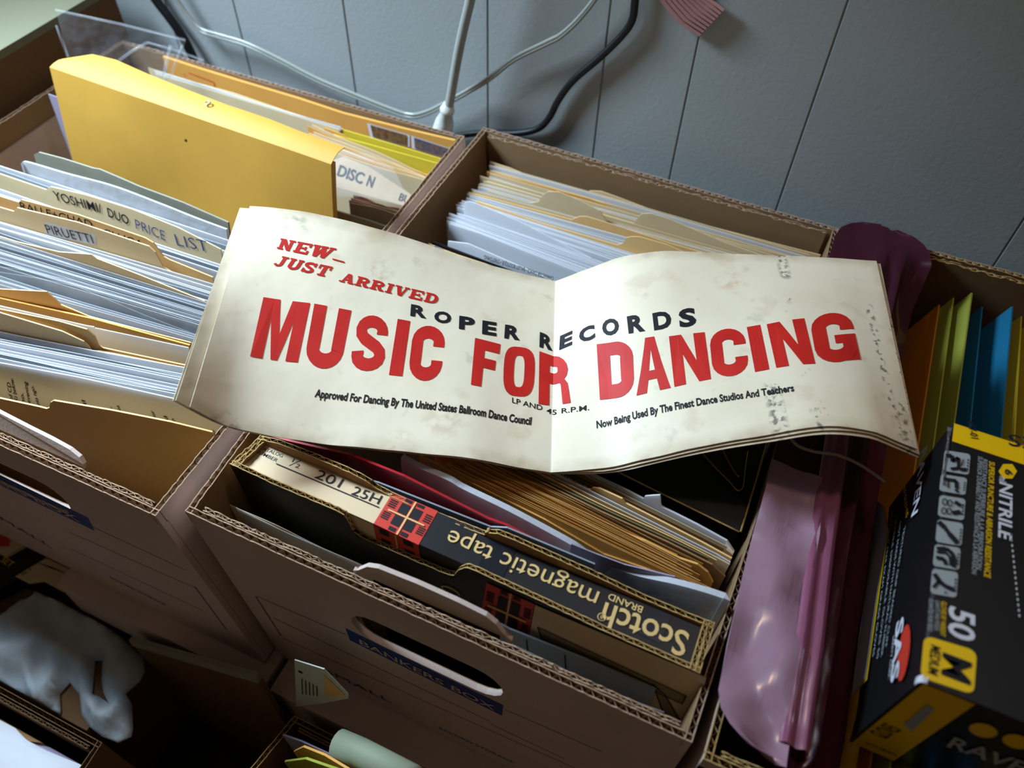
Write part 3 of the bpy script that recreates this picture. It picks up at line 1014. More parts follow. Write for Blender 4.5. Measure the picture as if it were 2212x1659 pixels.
fill(4, (onx(bm_, -.26) + V(0, -.0035, 0), onx(bm_, -.15) + V(0, -.0035, 0), bm_[2]), (onx(bm_, -.26) + V(0, -.0175, 0), onx(bm_, -.15) + V(0, -.0175, 0), bm_[2]),
     [('dance_magazine', 'thin dark magazine standing in front of the white magazine spine', 'magazine', 'dark magazines above the banner', [M['black'], M['manila'], M['inkblue'], M['white'], M['manila']], .002)], xmin=xR, jz=.001, x0=-.262, x1=-.15, xr=-.10)


# ------------------------------------------------------------------ front half of the middle carton
def Z3(*p):
    return [(400 + x / 3.352, 900 + y / 3.352) for x, y in p]


def Zm(*p):
    return [(1000 + x / 3.16, 900 + y / 3.16) for x, y in p]


def Z6(*p):
    return [(1100 + x / 3.352, 1164 + y / 3.352) for x, y in p]


def Zs(*p):
    return [(560 + x / 3.352, 1164 + y / 3.352) for x, y in p]


# reel tape slipcase: inner carton in a worn corrugated sleeve
tp = thing('reel_tape_box', 'black magnetic tape box with tartan bands and gold lettering in a worn corrugated slipcase', 'tape box', (-.11, .195, -.64))
fpts = Z3((320, 342), (420, 385), (640, 490), (900, 600), (1090, 680), (1150, 712), (1182, 765), (1222, 840), (1300, 890), (1500, 972), (1700, 1062), (1900, 1145), (1945, 1150), (1980, 1112), (2030, 1092), (2110, 1122), (2200, 1165)) + Z6((200, 440), (700, 675), (1440, 1000))
PT = Plane(at(fpts[0], -.42), at(fpts[-1], -.42), (0, 0, 1))
ft = [PT(p) for p in fpts]
bk = Z3((545, 135), (700, 170), (900, 245), (1150, 350), (1280, 410), (1340, 445), (1385, 480), (1500, 545), (1830, 690), (2190, 830), (2212, 800)) + Zm((160, 765), (260, 750), (380, 810), (900, 1050)) + Z6((1000, 410), (1530, 625))
PTb = Plane(at(bk[0], -.42), at(bk[-1], -.42), (0, 0, 1))
bt = [PTb(p) for p in bk]
bt = [V(min(p.x, .0372), p.y, min(p.z, -.414)) for p in bt]
ft = [V(min(p.x, .0372), p.y, p.z) for p in ft]


def down(pts, z=-.642, tap=0.0):
    return [V(min(max(p.x, xR(z) + .004), .0350), p.y, z) for p in pts]


for nm, P, inw, mo in (('slipcase_front', ft, (0, 1, 0), M['black']), ('slipcase_back', bt, (0, -1, 0), M['black'])):
    mb = MB()
    corr(mb, P, down(P), inw, t=.0032, out=mo, inn=M['kraft2'], flute=M['flute_tan'], per=.0054, band=.004, rough=.0004)
    s = mb.build(nm, tp)
    if nm == 'slipcase_front':
        sfront = s
for a, b, inw in ((ft[0], bt[0], (1, 0, 0)), (ft[-1], bt[-1], (-1, 0, 0))):
    mb = MB()
    for k in range(2):
        q = Vector(inw) * (.003 * k)
        corr(mb, [a + q, b + q], [down([a])[0] + q, down([b])[0] + q], inw, t=.0029, out=M['kraft2'], inn=M['kraft2'], flute=M['flute_tan'], per=.005, band=.004, rough=.001)
    mb.build('slipcase_end', tp)
# spine of the inner carton
zs = -.4235
sp = [at(p, zs) for p in ((523, 1006), (1503, 1441), (1535, 1354), (578, 952))]
mb = MB(M['black'])
mb.hexa([V(min(max(p.x, xR(-.64) + .008), .0320), p.y, -.64) for p in sp], sp, 0)
inner = mb.build('inner_carton', tp)
PSp = Plane(sp[0], sp[1], sp[3] - sp[0])
PSf = Plane(sp[0], sp[1], (0, 0, 1))
mb = MB(M['beige'], M['redcard'], M['ink'], M['gold'], M['tape'])
tq = [(849, 1063), (946, 1104), (904, 1177), (807, 1131)]
cl = PSp((523, 1006), .0003), PSp((578, 952), .0003)
mb.poly([cl[0], PSp(tq[3], .0003), PSp(tq[0], .0003), cl[1]], 0)
decal(mb, 1, PSp, tq, .0003)
s0, s1 = V(*sp[0]), V(*sp[1])


def sidepatch(m, x0, x1, z0, z1, off=.0004):     # on the narrow face that the slipcase notch uncovers
    P = []
    for x, z in ((x0, z1), (x1, z1), (x1, z0), (x0, z0)):
        t = (x - s0.x) / (s1.x - s0.x)
        P.append(V(x, s0.y + (s1.y - s0.y) * t - off, z))
    mb.poly(P, m)


xl, xr_ = at((807, 1131), zs).x, at((904, 1177), zs).x
sidepatch(0, s0.x + .001, xl, -.47, zs)
sidepatch(1, xl, xr_, -.47, zs)
for k in range(3):
    sidepatch(2, xl + .004, xl + .0105, zs - .007 - k * .012, zs - .001 - k * .012, .0007)
    sidepatch(2, xr_ - .0105, xr_ - .004, zs - .007 - k * .012, zs - .001 - k * .012, .0007)
sidepatch(3, (xl + xr_) / 2 - .0006, (xl + xr_) / 2 + .0006, -.47, zs, .0009)


def tartan(mb, pl, q, off, red=None, lo=0.0):
    def cell(u0, v0, u1, v1, m, o):
        mb.poly([pl(bil(q, u, v), o) for u, v in ((u0, v0), (u1, v0), (u1, v1), (u0, v1))], m)
    for u0, u1 in ((.28, .47), (.55, .74)):
        for v0, v1 in ((.16, .44), (.53, .80)):
            cell(u0, v0, u1, v1, 2, off)
        cell(u0 + .02, 0.02, u1 - .02, .10, 2, off)
        cell(u0 + .02, .86, u1 - .02, .97, 2, off)
    for u0, u1 in ((.04, .2), (.82, .97)):
        for v0, v1 in ((.18, .42), (.55, .78)):
            for i in range(4):
                a = v0 + (v1 - v0) * i / 4
                cell(u0, a, u1, a + .035, 2, off)
    cell(.495, 0, .53, 1, 3, off + .0004)
    cell(.1, .465, .9, .505, 3, off + .0005)


tartan(mb, PSp, tq, .0006)
text_on(mb, 2, PSp, 'CATALOG', (559, 969), (609, 988), .0025, bold=.006)
text_on(mb, 2, PSp, 'NUMBER', (549, 976), (597, 998), .0025, bold=.006)
rule(mb, PSp, (596, 1001), (819, 1096), .0006, 2, .0008)
text_on(mb, 2, PSp, '\u00bd', (624, 1005), (645, 1012), .0062)
text_on(mb, 2, PSp, '201', (678, 1031), (732, 1053), .0068, off=.0007)
text_on(mb, 2, PSp, '25H', (757, 1067), (817, 1089), .0066, off=.0007)
text_on(mb, 3, PSp, 'magnetic tape', (1296, 1279), (975, 1144), .0118, bold=.0, off=.0006)
text_on(mb, 3, PSp, 'Scotch', (1490, 1368), (1308, 1301), .0150, bold=.012, off=.0006)
text_on(mb, 3, PSp, 'BRAND', (1390, 1311), (1317, 1281), .0042, bold=.01, off=.0006)
c0 = PSp((1300, 1333), .0008)
mb.tube([c0 + V(math.cos(a) * .0022, math.sin(a) * .0022, 0) for a in [i * .5236 for i in range(13)]], .0003, 3, 4, False)
text_on(mb, 3, PSp, 'R', (1303, 1331), (1297, 1328), .002, off=.0006)
for q in ([(1060, 1163), (1116, 1185), (1085, 1250), (1033, 1222)], [(1402, 1306), (1452, 1328), (1425, 1390), (1378, 1368)]):
    decal(mb, 4, PSp, q, .0004)
mb.build('printing', inner)['label'] = 'beige catalogue strip, tartan band and gold lettering'
# broad face of the slipcase
mb = MB(M['beige'], M['redcard'], M['ink'], M['gold'])
PTf = Plane(ft[0], ft[-1], (0, 0, 1))
tq2 = [(1051, 1259), (1154, 1305), (1138, 1395), (1035, 1350)]
decal(mb, 1, PTf, tq2, .0006)
mb.poly([PTf(p, .0006) for p in ((1156, 1307), (1526, 1464), (1500, 1560), (1420, 1545), (1138, 1400))], 0)
tartan(mb, PTf, tq2, .001)
arrow = mat('arrow_print', '8d7a5c', .7, .2, 60)
for q in ([(1161, 1355), (1172, 1386), (1473, 1521), (1482, 1504)], [(1410, 1478), (1435, 1500), (1470, 1560), (1440, 1562)]):
    decal(mb, arrow, PTf, q, .0009)
    for i in range(4):
        rule(mb, PTf, q[i], q[(i + 1) % 4], .0008, 2, .0012)
c0 = PTf((973, 1277), .001)
mb.tube([c0 + V(math.cos(a) * .006, 0, math.sin(a) * .0045) for a in [i * .5 for i in range(12)]], .0005, 3, 4, False)
mb.build('printing', sfront)['label'] = 'tartan band and beige panel'

# papers in front of and behind the tape box
mkw = dict(zb=-.645, xmin=xR)
fill(3, (at(Z3((398, 690))[0], -.447), at(Z3((1290, 1108))[0], -.464), V(0, 0, 1)), (at(Z3((420, 678))[0], -.448), at(Z3((1320, 1098))[0], -.465), V(0, 0, 1)), [('paper_sheet', 'thin white sheet between the carton front and the black face of the tape box', 'paper', 'thin sheets in front of the tape box', [M['white'], M['grey'], M['cream']], .0006)], x0=-.255, jz=.002, xmin=xR)


def dec_tick(mb, pl):
    for a, b in (((1137, 1382), (1140, 1408)), ((1220, 1415), (1222, 1445))):
        rule(mb, pl, a, b, .0008, M['ink'])


paper('paper_pad', 'pale grey sheet with two tick marks before the beige end of the tape box', 'paper', Zs((1745, 620),) + Z6((0, 655), (520, 860), (1060, 1092)), M['grey'], -.458, lean=.0, th=.0012, decals=dec_tick, **mkw)
paper('plastic_sleeve', 'clear plastic edge along the inside of the carton front, before the tick marked sheet', 'plastic sleeve', Zs((1790, 780),) + Z6((0, 760), (350, 925), (640, 1085), (1120, 1260)), M['clear'], -.455, lean=0, th=.0008, **mkw)
m0 = paper('plastic_sleeve', 'grey blue plastic sleeve directly behind the tape box', 'plastic sleeve', Z3((1100, 400), (1400, 480), (2212, 800)) + Zm((300, 760), (900, 1010)), M['grey'], -.4285, lean=.0, ref=(0, 2), th=.001, **mkw)
m1 = paper('plastic_folder', 'red plastic folder standing behind the tape box', 'folder', [(560, 935)] + Z3((750, 178), (1200, 280), (1580, 432), (2190, 740)) + Zm((300, 745), (640, 925)), M['redfolder'], -.430, lean=.01, ref=(1, -1), th=.0015, **mkw)
m2 = paper('mailing_bag', 'white plastic mailing bag with a wavy top edge behind the red folder', 'mailer bag', Z3((1560, 300), (1690, 372), (1900, 460)) + Zm((0, 495), (300, 640), (600, 800), (760, 890), (860, 960), (970, 1015), (1200, 1090), (1450, 1145), (1690, 1212), (1935, 1300)), M['clothwhite'], -.424, -.4165, lean=.02, ref=(0, -1), th=.004, smooth_top=True, bow=.004, **mkw)
MK = [('kraft_envelope', 'orange kraft envelope in the crowded row behind the white mailing bag', 'envelope', 'kraft envelopes behind the tape box', [M['kraft'], M['manila'], M['kraft'], M['white']], .0012),
      ('kraft_envelope', 'orange kraft envelope in the crowded row behind the white mailing bag', 'envelope', 'kraft envelopes behind the tape box', [M['kraft'], M['kraft'], M['manila']], .001)]
MO = [('aged_paper', 'aged olive brown paper among the kraft envelopes behind the tape box', 'paper', 'aged papers behind the tape box', [M['olive'], M['kraft2'], M['cream'], M['kraft2']], .001)]
m3 = paper('kraft_envelope', 'frontmost orange kraft envelope, just behind the white mailing bag', 'envelope', Zm((-300, 260), (0, 425), (560, 705), (960, 940), (1250, 1040), (1700, 1225)), M['kraft'], -.437, -.4365, lean=.05, th=.0012, **mkw)
m3b = paper('lilac_note', 'lilac grey paper slip lying on the kraft row with a small pencil mark', 'paper', Zm((740, 870), (900, 935), (1100, 1010), (1445, 1095), (1446, 1150)), M['lilac'], -.4275, -.4275, lean=.03, ref=(0, 3), th=.0008, **mkw)
m4 = paper('kraft_envelope', 'orange kraft envelope with a rounded corner at the right of the crowded row', 'envelope', Zm((-200, 130), (100, 300), (640, 620), (1240, 850), (1480, 970), (1600, 1010), (1670, 1065), (1705, 1135)), M['kraft'], -.439, -.437, lean=.07, ref=(0, 4), th=.0014, **mkw)
m5 = paper('aged_folder', 'brown aged folder between the kraft envelopes and the cream tabbed folder', 'folder', Zm((0, 190), (290, 330), (940, 650), (1400, 860), (1700, 1012), (1790, 1095)), M['kraft2'], -.439, -.437, lean=.08, ref=(0, 4), th=.0012, **mkw)
m6 = paper('aged_folder', 'manila folder with a torn brown tab near the dark box in the middle carton', 'folder', Zm((300, 200), (640, 380), (868, 500), (885, 486), (930, 490), (1085, 562), (1105, 590), (1400, 740), (1885, 990)), M['manila'], -.439, -.437, lean=.09, ref=(0, -1), th=.0012, **mkw)
m7 = paper('aged_folder', 'white edged torn folder, last paper before the dark box in the middle carton', 'folder', Zm((520, 210), (830, 372), (1090, 490), (1228, 562), (1240, 545), (1300, 540), (1342, 538), (1348, 600), (1352, 615), (1600, 740), (1800, 850), (1940, 960)), M['white'], -.440, -.437, lean=.10, ref=(0, -1), th=.0014, **mkw)
m6t = Plane(m6[0], m6[1], (0, .09, 1))
mb = MB(M['ink'])
text_on(mb, 0, m6t, 'OVERNICE', Zm((668, 405))[0], Zm((862, 505))[0], .006, bold=.006, off=.0016)
mb.build('handwriting', m6[4])
fill(12, m3, m4, MK, xmin=xR, jz=.0008, jx=.01, x0=-.14)
fill(7, m4, m5, MK[:1] + MO, xmin=xR, jz=.0008, jx=.008, x0=-.14)
fill(4, m5, m6, MO + MK[:1], xmin=xR, jz=.0008, jx=.006, x0=-.14)
fill(3, m6, m7, MO, xmin=xR, jz=.0008, jx=.004, x0=-.14)

# dark box with a paper clip
root = thing('dark_board_box', 'worn black board box with frayed edges, behind the papers of the middle carton', 'box', (-.08, .34, -.64))
mb = MB(M['blackbox'])
zt = -.4405
q = [V(-.13, .306, zt), V(.0375, .284, zt), V(.0375, .388, zt), V(-.13, .388, zt)]
mb.hexa([V(p.x, p.y + .004, -.64) for p in q], q, 0)
mb.build('box_body', root)
mb = MB(M['flute_tan'])
mb.tube(crom([q[0] + V(0, -.0005, 0), q[0].lerp(q[1], .5) + V(0, -.0012, 0), q[1] + V(0, -.0005, 0)], 8), .0006, 0, 5)
mb.tube([q[1] + V(.0008, 0, 0), q[1] + V(.001, .04, .0005), q[2] + V(.0005, 0, 0)], .0007, 0, 5)
mb.build('frayed_edge', root)
mb = MB(M['wire'])
zc = zt + .0012
mb.tube(crom([at(p, zc) for p in ((1500, 960), (1540, 1005), (1575, 1040), (1592, 1059), (1603, 1057), (1607, 1045), (1610, 1015), (1616, 975))], 5), .0006, 0, 6)
mb.tube(crom([at(p, zc + .0006) for p in ((1560, 970), (1575, 1000), (1590, 1024), (1597, 1030))], 4), .0006, 0, 6)
tag(mb.build('paper_clip'), 'bent brass wire paper clip lying on the dark board box', 'paper clip')

# ------------------------------------------------------------------ coloured folders in the right-hand carton
def upright(name, label, cat, x, y0, y1, z, m, lean=-.30, th=.0012, peak=0.0, group=None):
    rows = []
    n = 12
    for r in range(4):
        row = []
        for k in range(n + 1):
            y = y1 + (y0 - y1) * k / n
            zz = z + peak * (1 - k / n) ** 2
            q = V(x, y, zz)
            q = q + V(lean, 0, -1) * ((zz + .64) * r / 3)
            q.x = max(q.x, .056)
            row.append(q)
        rows.append(row)
    mb = MB(m)
    mb.grid(rows, 0, th)
    return tag(mb.build(name), label, cat, group)


upright('plastic_folder', 'orange card folder next to the purple plastic, with an olive folder behind it', 'folder', .1375, .172, .566, -.4575, M['orangefold'])
upright('plastic_folder', 'smaller olive green folder squeezed against the orange card folder', 'folder', .1475, .172, .580, -.4580, M['olivefold'])
upright('plastic_folder', 'olive green plastic folder with a peaked corner beside the blue plastic', 'folder', .1575, .172, .580, -.4570, M['olivefold'], peak=.009)
upright('plastic_folder', 'blue plastic folder leaning open, left sheet of the blue pair', 'folder', .170, .172, .580, -.4585, M['bluefold'], lean=-.28)
upright('plastic_folder', 'blue plastic folder with a shiny corner near the back edge of the carton', 'folder', .189, .172, .580, -.4570, M['bluefold'], lean=-.30, peak=.007)
upright('plastic_folder', 'bright yellow plastic folder behind the blue ones at the edge of the photo', 'folder', .199, .172, .580, -.4570, M['yfolder'], lean=-.3)
upright('plastic_folder', 'dark yellow folder, rightmost of the coloured plastic folders', 'folder', .209, .172, .580, -.4570, M['yfolder'], lean=-.3)
mb = MB(M['orangefold'])
mb.hexa([V(.112, .158, -.64), V(.130, .158, -.64), V(.130, .163, -.64), V(.112, .163, -.64)], [V(.1115, .158, -.465), V(.1285, .158, -.470), V(.1285, .163, -.470), V(.1115, .163, -.465)])
tag(mb.build('card_folder'), 'bright orange card sticking up under the front end of the glove box', 'card')

# purple translucent plastic lying along the carton walls
pu = thing('plastic_pouch', 'long purple translucent plastic pouch with rounded ends between the banner and the glove box', 'plastic pouch', (.08, .37, -.45))
pz = [(0, -.4235), (.006, -.4245), (.022, -.4310), (.034, -.4315), (.0395, -.4268), (.0425, -.4345), (.050, -.4365), (.0545, -.4285), (.0570, -.4365), (.062, -.4520), (.069, -.4600), (.076, -.4640)]
ys = [.1545, .157, .161, .167, .175, .20, .24, .28, .32, .36, .40, .44, .48, .52, .55, .570, .583, .592, .598, .601]


def lx(y):
    pts = [(.15, .0505), (.20, .0475), (.24, .0455), (.33, .0430), (.45, .0415), (.61, .0415)]
    for (a, p), (b, q_) in zip(pts, pts[1:]):
        if y <= b:
            return p + (q_ - p) * (y - a) / (b - a)
    return pts[-1][1]


def pouch_rows(cols, zo=0.0, y0=.15, y1=.61, rad=.030):
    rows = []
    for y in ys:
        if y < y0 or y > y1:
            continue
        w = .078
        row = []
        e = max(0.0, (ys[0] + rad - y) / rad, (y - ys[-1] + rad) / rad)
        k = math.sqrt(max(0.0, 1 - e * e)) * .82 + .18 if e > 0 else 1.0
        for dx, z in cols:
            x = w / 2 + (dx - w / 2) * k
            lift = max(0.0, min(1.0, (y - .545) / .025))
            z2 = z + (max(z, -.4262) - z) * lift
            row.append(V(lx(y) + x, y, z2 + .0012 + zo + .0010 * math.sin(y * 60 + dx * 120)))
        rows.append(row)
    return rows


mb = MB(M['purple'])
mb.grid(pouch_rows(pz), 0, .0008)
mb.build('pleated_body', pu)
fy = [.1535, .1545, .1565, .160, .166, .175, .185, .20, .215, .23, .245, .26, .275, .29, .305, .318, .330]
mb = MB(M['sheenfilm'])
rows = []
for y in fy:
    e = max(0.0, (.1535 + .022 - y) / .022)
    k = math.sqrt(max(0, 1 - e * e))
    a = lx(y) - .001 + (1 - k) * .030
    b = lx(y) + .0385 - .004 * max(0, (y - .22)) / .1
    rows.append([V(a + (b - a) * t, y, -.4190 - .0055 * t + .0016 * math.sin(t * 6 + y * 45) + .0016 * math.sin(y * 90 - t * 5) + .0009 * math.sin(y * 170 + t * 9) + .001 * t) for t in [i / 10 for i in range(11)]])
mb.grid(rows, 0, .0006)
mb.build('front_flap', pu)['label'] = 'shiny flap with reflected light painted pale lilac and a rounded lower corner'
mb = MB(M['litfoldfilm'])
rows = []
for y in [.165 + .0145 * i for i in range(21)]:
    a = lx(y) + .0335 - .004 * max(0, (y - .22)) / .1
    rows.append([V(a + dx, y, -.4238 + dz + .0010 * math.sin(y * 60)) for dx, dz in ((0, 0), (.003, .0032), (.006, .0006), (.009, -.0006), (.0125, .0030), (.016, -.0030))])
mb.grid(rows, 0, .0005)
mb.build('flap_fold', pu)['label'] = 'double fold along the flap, its caught light painted pink'

# ------------------------------------------------------------------ glove box
gb = thing('glove_box', 'black and yellow carton of medium nitrile gloves lying on the coloured folders', 'glove box', (.18, .27, -.455))
gx0, gx1, gy0, gy1, gz0, gz1 = .1235, .262, .1920, .3500, -.4545, -.3600
mb = MB(M['gbox'])
nb, bev = 10, .0022


def rrect(x0, x1, z0, z1, r, n=3):
    P = []
    for cx_, cz_, a0 in ((x1 - r, z1 - r, 0), (x0 + r, z1 - r, 90), (x0 + r, z0 + r, 180), (x1 - r, z0 + r, 270)):
        for k in range(n + 1):
            a = math.radians(a0 + 90 * k / n)
            P.append((cx_ + math.cos(a) * r, cz_ + math.sin(a) * r))
    return P


prof = rrect(gx0, gx1, gz0, gz1, bev)
rings = []
for k in range(nb + 1):
    y = gy0 + (gy1 - gy0) * k / nb
    dent = .0012 * abs(math.sin(k * 1.3))
    rings.append([V(x + (dent if x < gx0 + .004 and k not in (0, nb) and z < gz1 - .01 else 0), y, z) for x, z in prof])
N = len(prof)
mb.add([p for r in rings for p in r], [(i * N + j, i * N + (j + 1) % N, (i + 1) * N + (j + 1) % N, (i + 1) * N + j) for i in range(nb) for j in range(N)] + [tuple(range(N - 1, -1, -1)), tuple(nb * N + j for j in range(N))], 0)
mb.build('carton_shell', gb)
GT = Plane((gx0, gy0, gz1), (gx1, gy0, gz1), (0, 1, 0))
GS = Plane((gx0 - .0004, gy0, gz1), (gx0 - .0004, gy1, gz1), (0, 0, 1))
GE = Plane((gx0, gy0, gz1), (gx1, gy0, gz1), (0, 0, 1))


def Z7(*p):
    return [(1600 + x / 3.614, 860 + y / 3.614) for x, y in p]


def Z8(*p):
    return [(1600 + x / 3.614, 1200 + y / 3.614) for x, y in p]


mb = MB(M['gyellow'], M['gwhite'], M['ggrey'], M['ink'], M['redcard'])
# top face
band = [V(gx0 + .001, gy1, gz1 + .0003), V(gx1 - .001, gy1, gz1 + .0003), V(gx1 - .001, gy1 - .013, gz1 + .0003), V(gx0 + .001, gy1 - .0135, gz1 + .0003)]
mb.poly(band, 0)
mb.poly([V(gx0 + .001, gy1 + .0004, gz1 - .001), V(gx1 - .001, gy1 + .0004, gz1 - .001), V(gx1 - .001, gy1 + .0004, gz0 + .002), V(gx0 + .001, gy1 + .0004, gz0 + .002)], 0)
text_on(mb, 3, GT, '467-01', (2088, 908), (2098, 946), .0042, bold=.012, off=.0007)
text_on(mb, 3, GT, 'GLOVES', (2420, 985), (2178, 937), .0085, bold=.01, off=.0007, shear=.15)
Lx = [(1592, 405), (1565, 592), (1553, 755), (1535, 945), (1515, 1138), (1495, 1328)]
Hh = [160, 130, 165, 175, 170, 195]


def blob(mb, pl, pts, m, off):
    mb.poly([pl(p, off) for p in pts], m)


def rquad(q, r=.14, n=3):
    P = []
    for cu, cv, a0 in ((1 - r, r, -90), (1 - r, 1 - r, 0), (r, 1 - r, 90), (r, r, 180)):
        for k in range(n + 1):
            a = math.radians(a0 + 90 * k / n)
            P.append(bil(q, cu + math.cos(a) * r, cv + math.sin(a) * r))
    return P


for i, ((x, y), h) in enumerate(zip(Lx, Hh)):
    q = Z7((x, y), (x + 203, y + 32), (x + 190, y + h + 36), (x - 16, y + h))
    mb.poly([GT(p, .0004) for p in rquad(q)], 2)

    def st(pts, w):
        P = [GT(bil(q, *p), .0009) for p in pts]
        for a, b in zip(P, P[1:]):
            s = GT.n.cross((b - a).normalized()) * (w / 2)
            mb.add([a - s, b - s, b + s, a + s], [(0, 1, 2, 3)], 3)
    if i == 0:
        st([(.08, .25), (.3, .2), (.35, .5)], .0022); st([(.35, .45), (.55, .25), (.6, .75), (.3, .85)], .0018)
        st([(.65, .8), (.9, .75)], .0022); st([(.75, .3), (.7, .6)], .0006)
    elif i == 1:
        st([(.12, .25), (.6, .25), (.65, .7)], .0020); st([(.3, .3), (.33, .75)], .0008); st([(.6, .75), (.72, .9)], .0016)
    elif i == 2:
        for cx_, cz_ in ((.22, .28), (.22, .7), (.42, .3), (.42, .68)):
            st([(cx_ + .09 * math.cos(a), cz_ + .15 * math.sin(a)) for a in [k * .7854 for k in range(9)]], .0005)
        st([(.6, .2), (.85, .35)], .0024); st([(.55, .75), (.85, .62)], .0024)
    elif i == 3:
        st([(.05, .1), (.3, .3)], .0030); st([(.3, .3), (.5, .55)], .0022); st([(.5, .55), (.85, .9)], .0030)
    elif i == 4:
        st([(.1, .2), (.45, .12), (.7, .3), (.8, .6), (.78, .9)], .0022); st([(.1, .35), (.45, .3), (.62, .5), (.68, .85)], .0012)
        st([(.1, .6), (.4, .6), (.5, .85)], .0020)
    else:
        st([(.1, .2), (.3, .45), (.55, .62), (.9, .7)], .0024); st([(.3, .45), (.1, .75)], .0014); st([(.55, .85), (.6, .88)], .0014)
    for k in range(4):
        st([(.93, .25 + .14 * k), (.93, .33 + .14 * k)], .0008)
text_on(mb, 1, GT, 'NITRILE', (2160, 1040), (2157, 1160), .0066, bold=.022, off=.0005)
text_on(mb, 0, GT, 'SUPERIOR PUNCTURE & ABRASION RESISTANCE', (2137, 996), (2126, 1245), .0030, bold=.014, off=.0005)
text_on(mb, 2, GT, 'RESISTANCE SUPERIEURE A LA PERFORATION', (2124, 991), (2110, 1228), .0024, bold=.008, off=.0005)
text_on(mb, 2, GT, 'SUPERIOR DURABILITY AND RESISTANCE A LA ABRASION', (2113, 985), (2099, 1238), .0024, bold=.008, off=.0005)
text_on(mb, 1, GT, '50', (2052, 1308), (2050, 1372), .0118, bold=.022, off=.0005)
text_on(mb, 0, GT, 'GLOVES BY WEIGHT', (2034, 1298), (2031, 1372), .0024, bold=.01, off=.0005)
text_on(mb, 2, GT, 'GANTS PAR POIDS', (2021, 1296), (2018, 1360), .0022, bold=.006, off=.0005)
text_on(mb, 2, GT, 'GUANTES POR PESO', (2007, 1292), (2004, 1362), .0022, bold=.006, off=.0005)
mq = Z8((1432, 622), (1845, 745), (1820, 1088), (1402, 950))
mb.poly([GT(p, .0005) for p in rquad(mq, .17, 5)], 0)
text_on(mb, 3, GT, 'M', (2039, 1409), (2035, 1457), .0125, bold=.025, off=.0009)
text_on(mb, 3, GT, 'MEDIUM', (2011, 1391), (2004, 1452), .0046, bold=.008, off=.0009)
hx = Vector((2177, 1018))
mb.poly([GT(hx + Vector((math.cos(a) * 20, math.sin(a) * 18)), .0005) for a in [k * 1.0472 for k in range(6)]], 0)
text_on(mb, 3, GT, '6', (2171, 1012), (2171, 1024), .0040, bold=.02, off=.0009)
text_on(mb, 1, GT, 'mil', (2160, 1028), (2158, 1038), .0040, bold=.01, off=.0009)
for k in range(16):
    p = bil([(2182, 1155), (2186, 1155), (2204, 1330), (2200, 1330)], .5, k / 15)
    rule(mb, GT, (p.x, p.y - 2.5), (p.x, p.y + 2.5), .0007, 1, .0005)
# left face
lp = Z8((1000, 0), (1118, 0), (975, 965), (868, 1085))
lp = [(1893, 1085), (1909, 1098), (1916, 1148), (1907, 1200), (1869, 1466), (1840, 1502), (1849, 1420), (1872, 1260), (1884, 1150)]
yp = [(1891, 1080), (1912, 1095), (1920, 1148), (1911, 1202), (1873, 1468), (1840, 1506)]
blob(mb, GS, yp, 0, .0002)
blob(mb, GS, lp, 1, .0005)
text_on(mb, 4, GS, 'AVERTISSEMENT', (1880, 1190), (1866, 1300), .0030, bold=.0, off=.0009)
for k, (a, b) in enumerate((((1925, 1110), (1884, 1420)), ((1934, 1120), (1893, 1425)), ((1943, 1130), (1902, 1420)), ((1952, 1140), (1911, 1400)))):
    text_on(mb, 2, GS, ('POWDER FREE EXAM GRADE GLOVES', 'NITRILE DISPOSABLE GLOVES 50', 'NOT MADE WITH NATURAL RUBBER', 'TEXTURED GRIP BEADED CUFF')[k], a, b, .0030, bold=.0, off=.0004)
text_on(mb, 0, GS, 'NITRILE GLOVES', (1949, 1030), (1957, 1120), .0036, bold=.01, off=.0005)
text_on(mb, 1, GS, 'RAVEN', (1990, 975), (1968, 1118), .0100, bold=.02, off=.0005, shear=.2)
ec = Vector((1946, 1408))
mb.poly([GS(ec + Vector((math.cos(a) * 12 - math.sin(a) * 8 + 6, math.sin(a) * 62 + 2)), .0005) for a in [k * .4189 for k in range(15)]], 4)
text_on(mb, 1, GS, 'SAS', (1937, 1345), (1923, 1478), .0100, bold=.03, off=.0010, shear=.1)
text_on(mb, 1, GS, 'SAFETY CORP.', (1929, 1375), (1918, 1468), .0022, off=.0010)
# near end
e0 = [V(gx0 + .0015, gy0 - .0004, gz1 - .001), V(gx0 + .0235, gy0 - .0004, gz1 - .001), V(gx0 + .0235, gy0 - .0004, gz0 + .001), V(gx0 + .0015, gy0 - .0004, gz0 + .001)]
mb.poly(e0, 0)
text_on(mb, 3, GE, 'GLOVES', (1912, 1598), (1948, 1578), .0090, bold=.0, off=.0009)
text_on(mb, 3, GE, '467-01 MEDIUM', (1868, 1606), (1934, 1634), .0030, bold=.0, off=.0009)
blob(mb, GE, [(1952, 1565), (2003, 1522), (2018, 1533), (1970, 1580)], 2, .0009)
for c in ((2124, 1578), (2196, 1602)):
    mb.poly([GE(Vector(c) + Vector((math.cos(a) * 31, math.sin(a) * 15 + math.cos(a) * 5)), .0006) for a in [k * .3142 for k in range(20)]], 0)
text_on(mb, 2, GE, 'RAVEN', (2044, 1612), (2260, 1690), .0135, bold=.02, off=.0006)
mb.build('carton_printing', gb)['label'] = 'white, grey and yellow printing on the black carton'
mb = MB(M['gwhite'])
c0 = V(gx0, gy0, gz1)
mb.grid([[c0 + V(dx, dy, dz + .0004 * math.sin(dx * 2000 + dy * 900)) for dx, dz in ((-.0009, -.0045), (-.0009, -.002), (-.0002, .0005), (.0014, .0006), (.0026, .0005))] for dy in (-.0008, .0003, .0014, .0026)], 0)
mb.build('torn_corner', gb)['label'] = 'white torn paper corner'
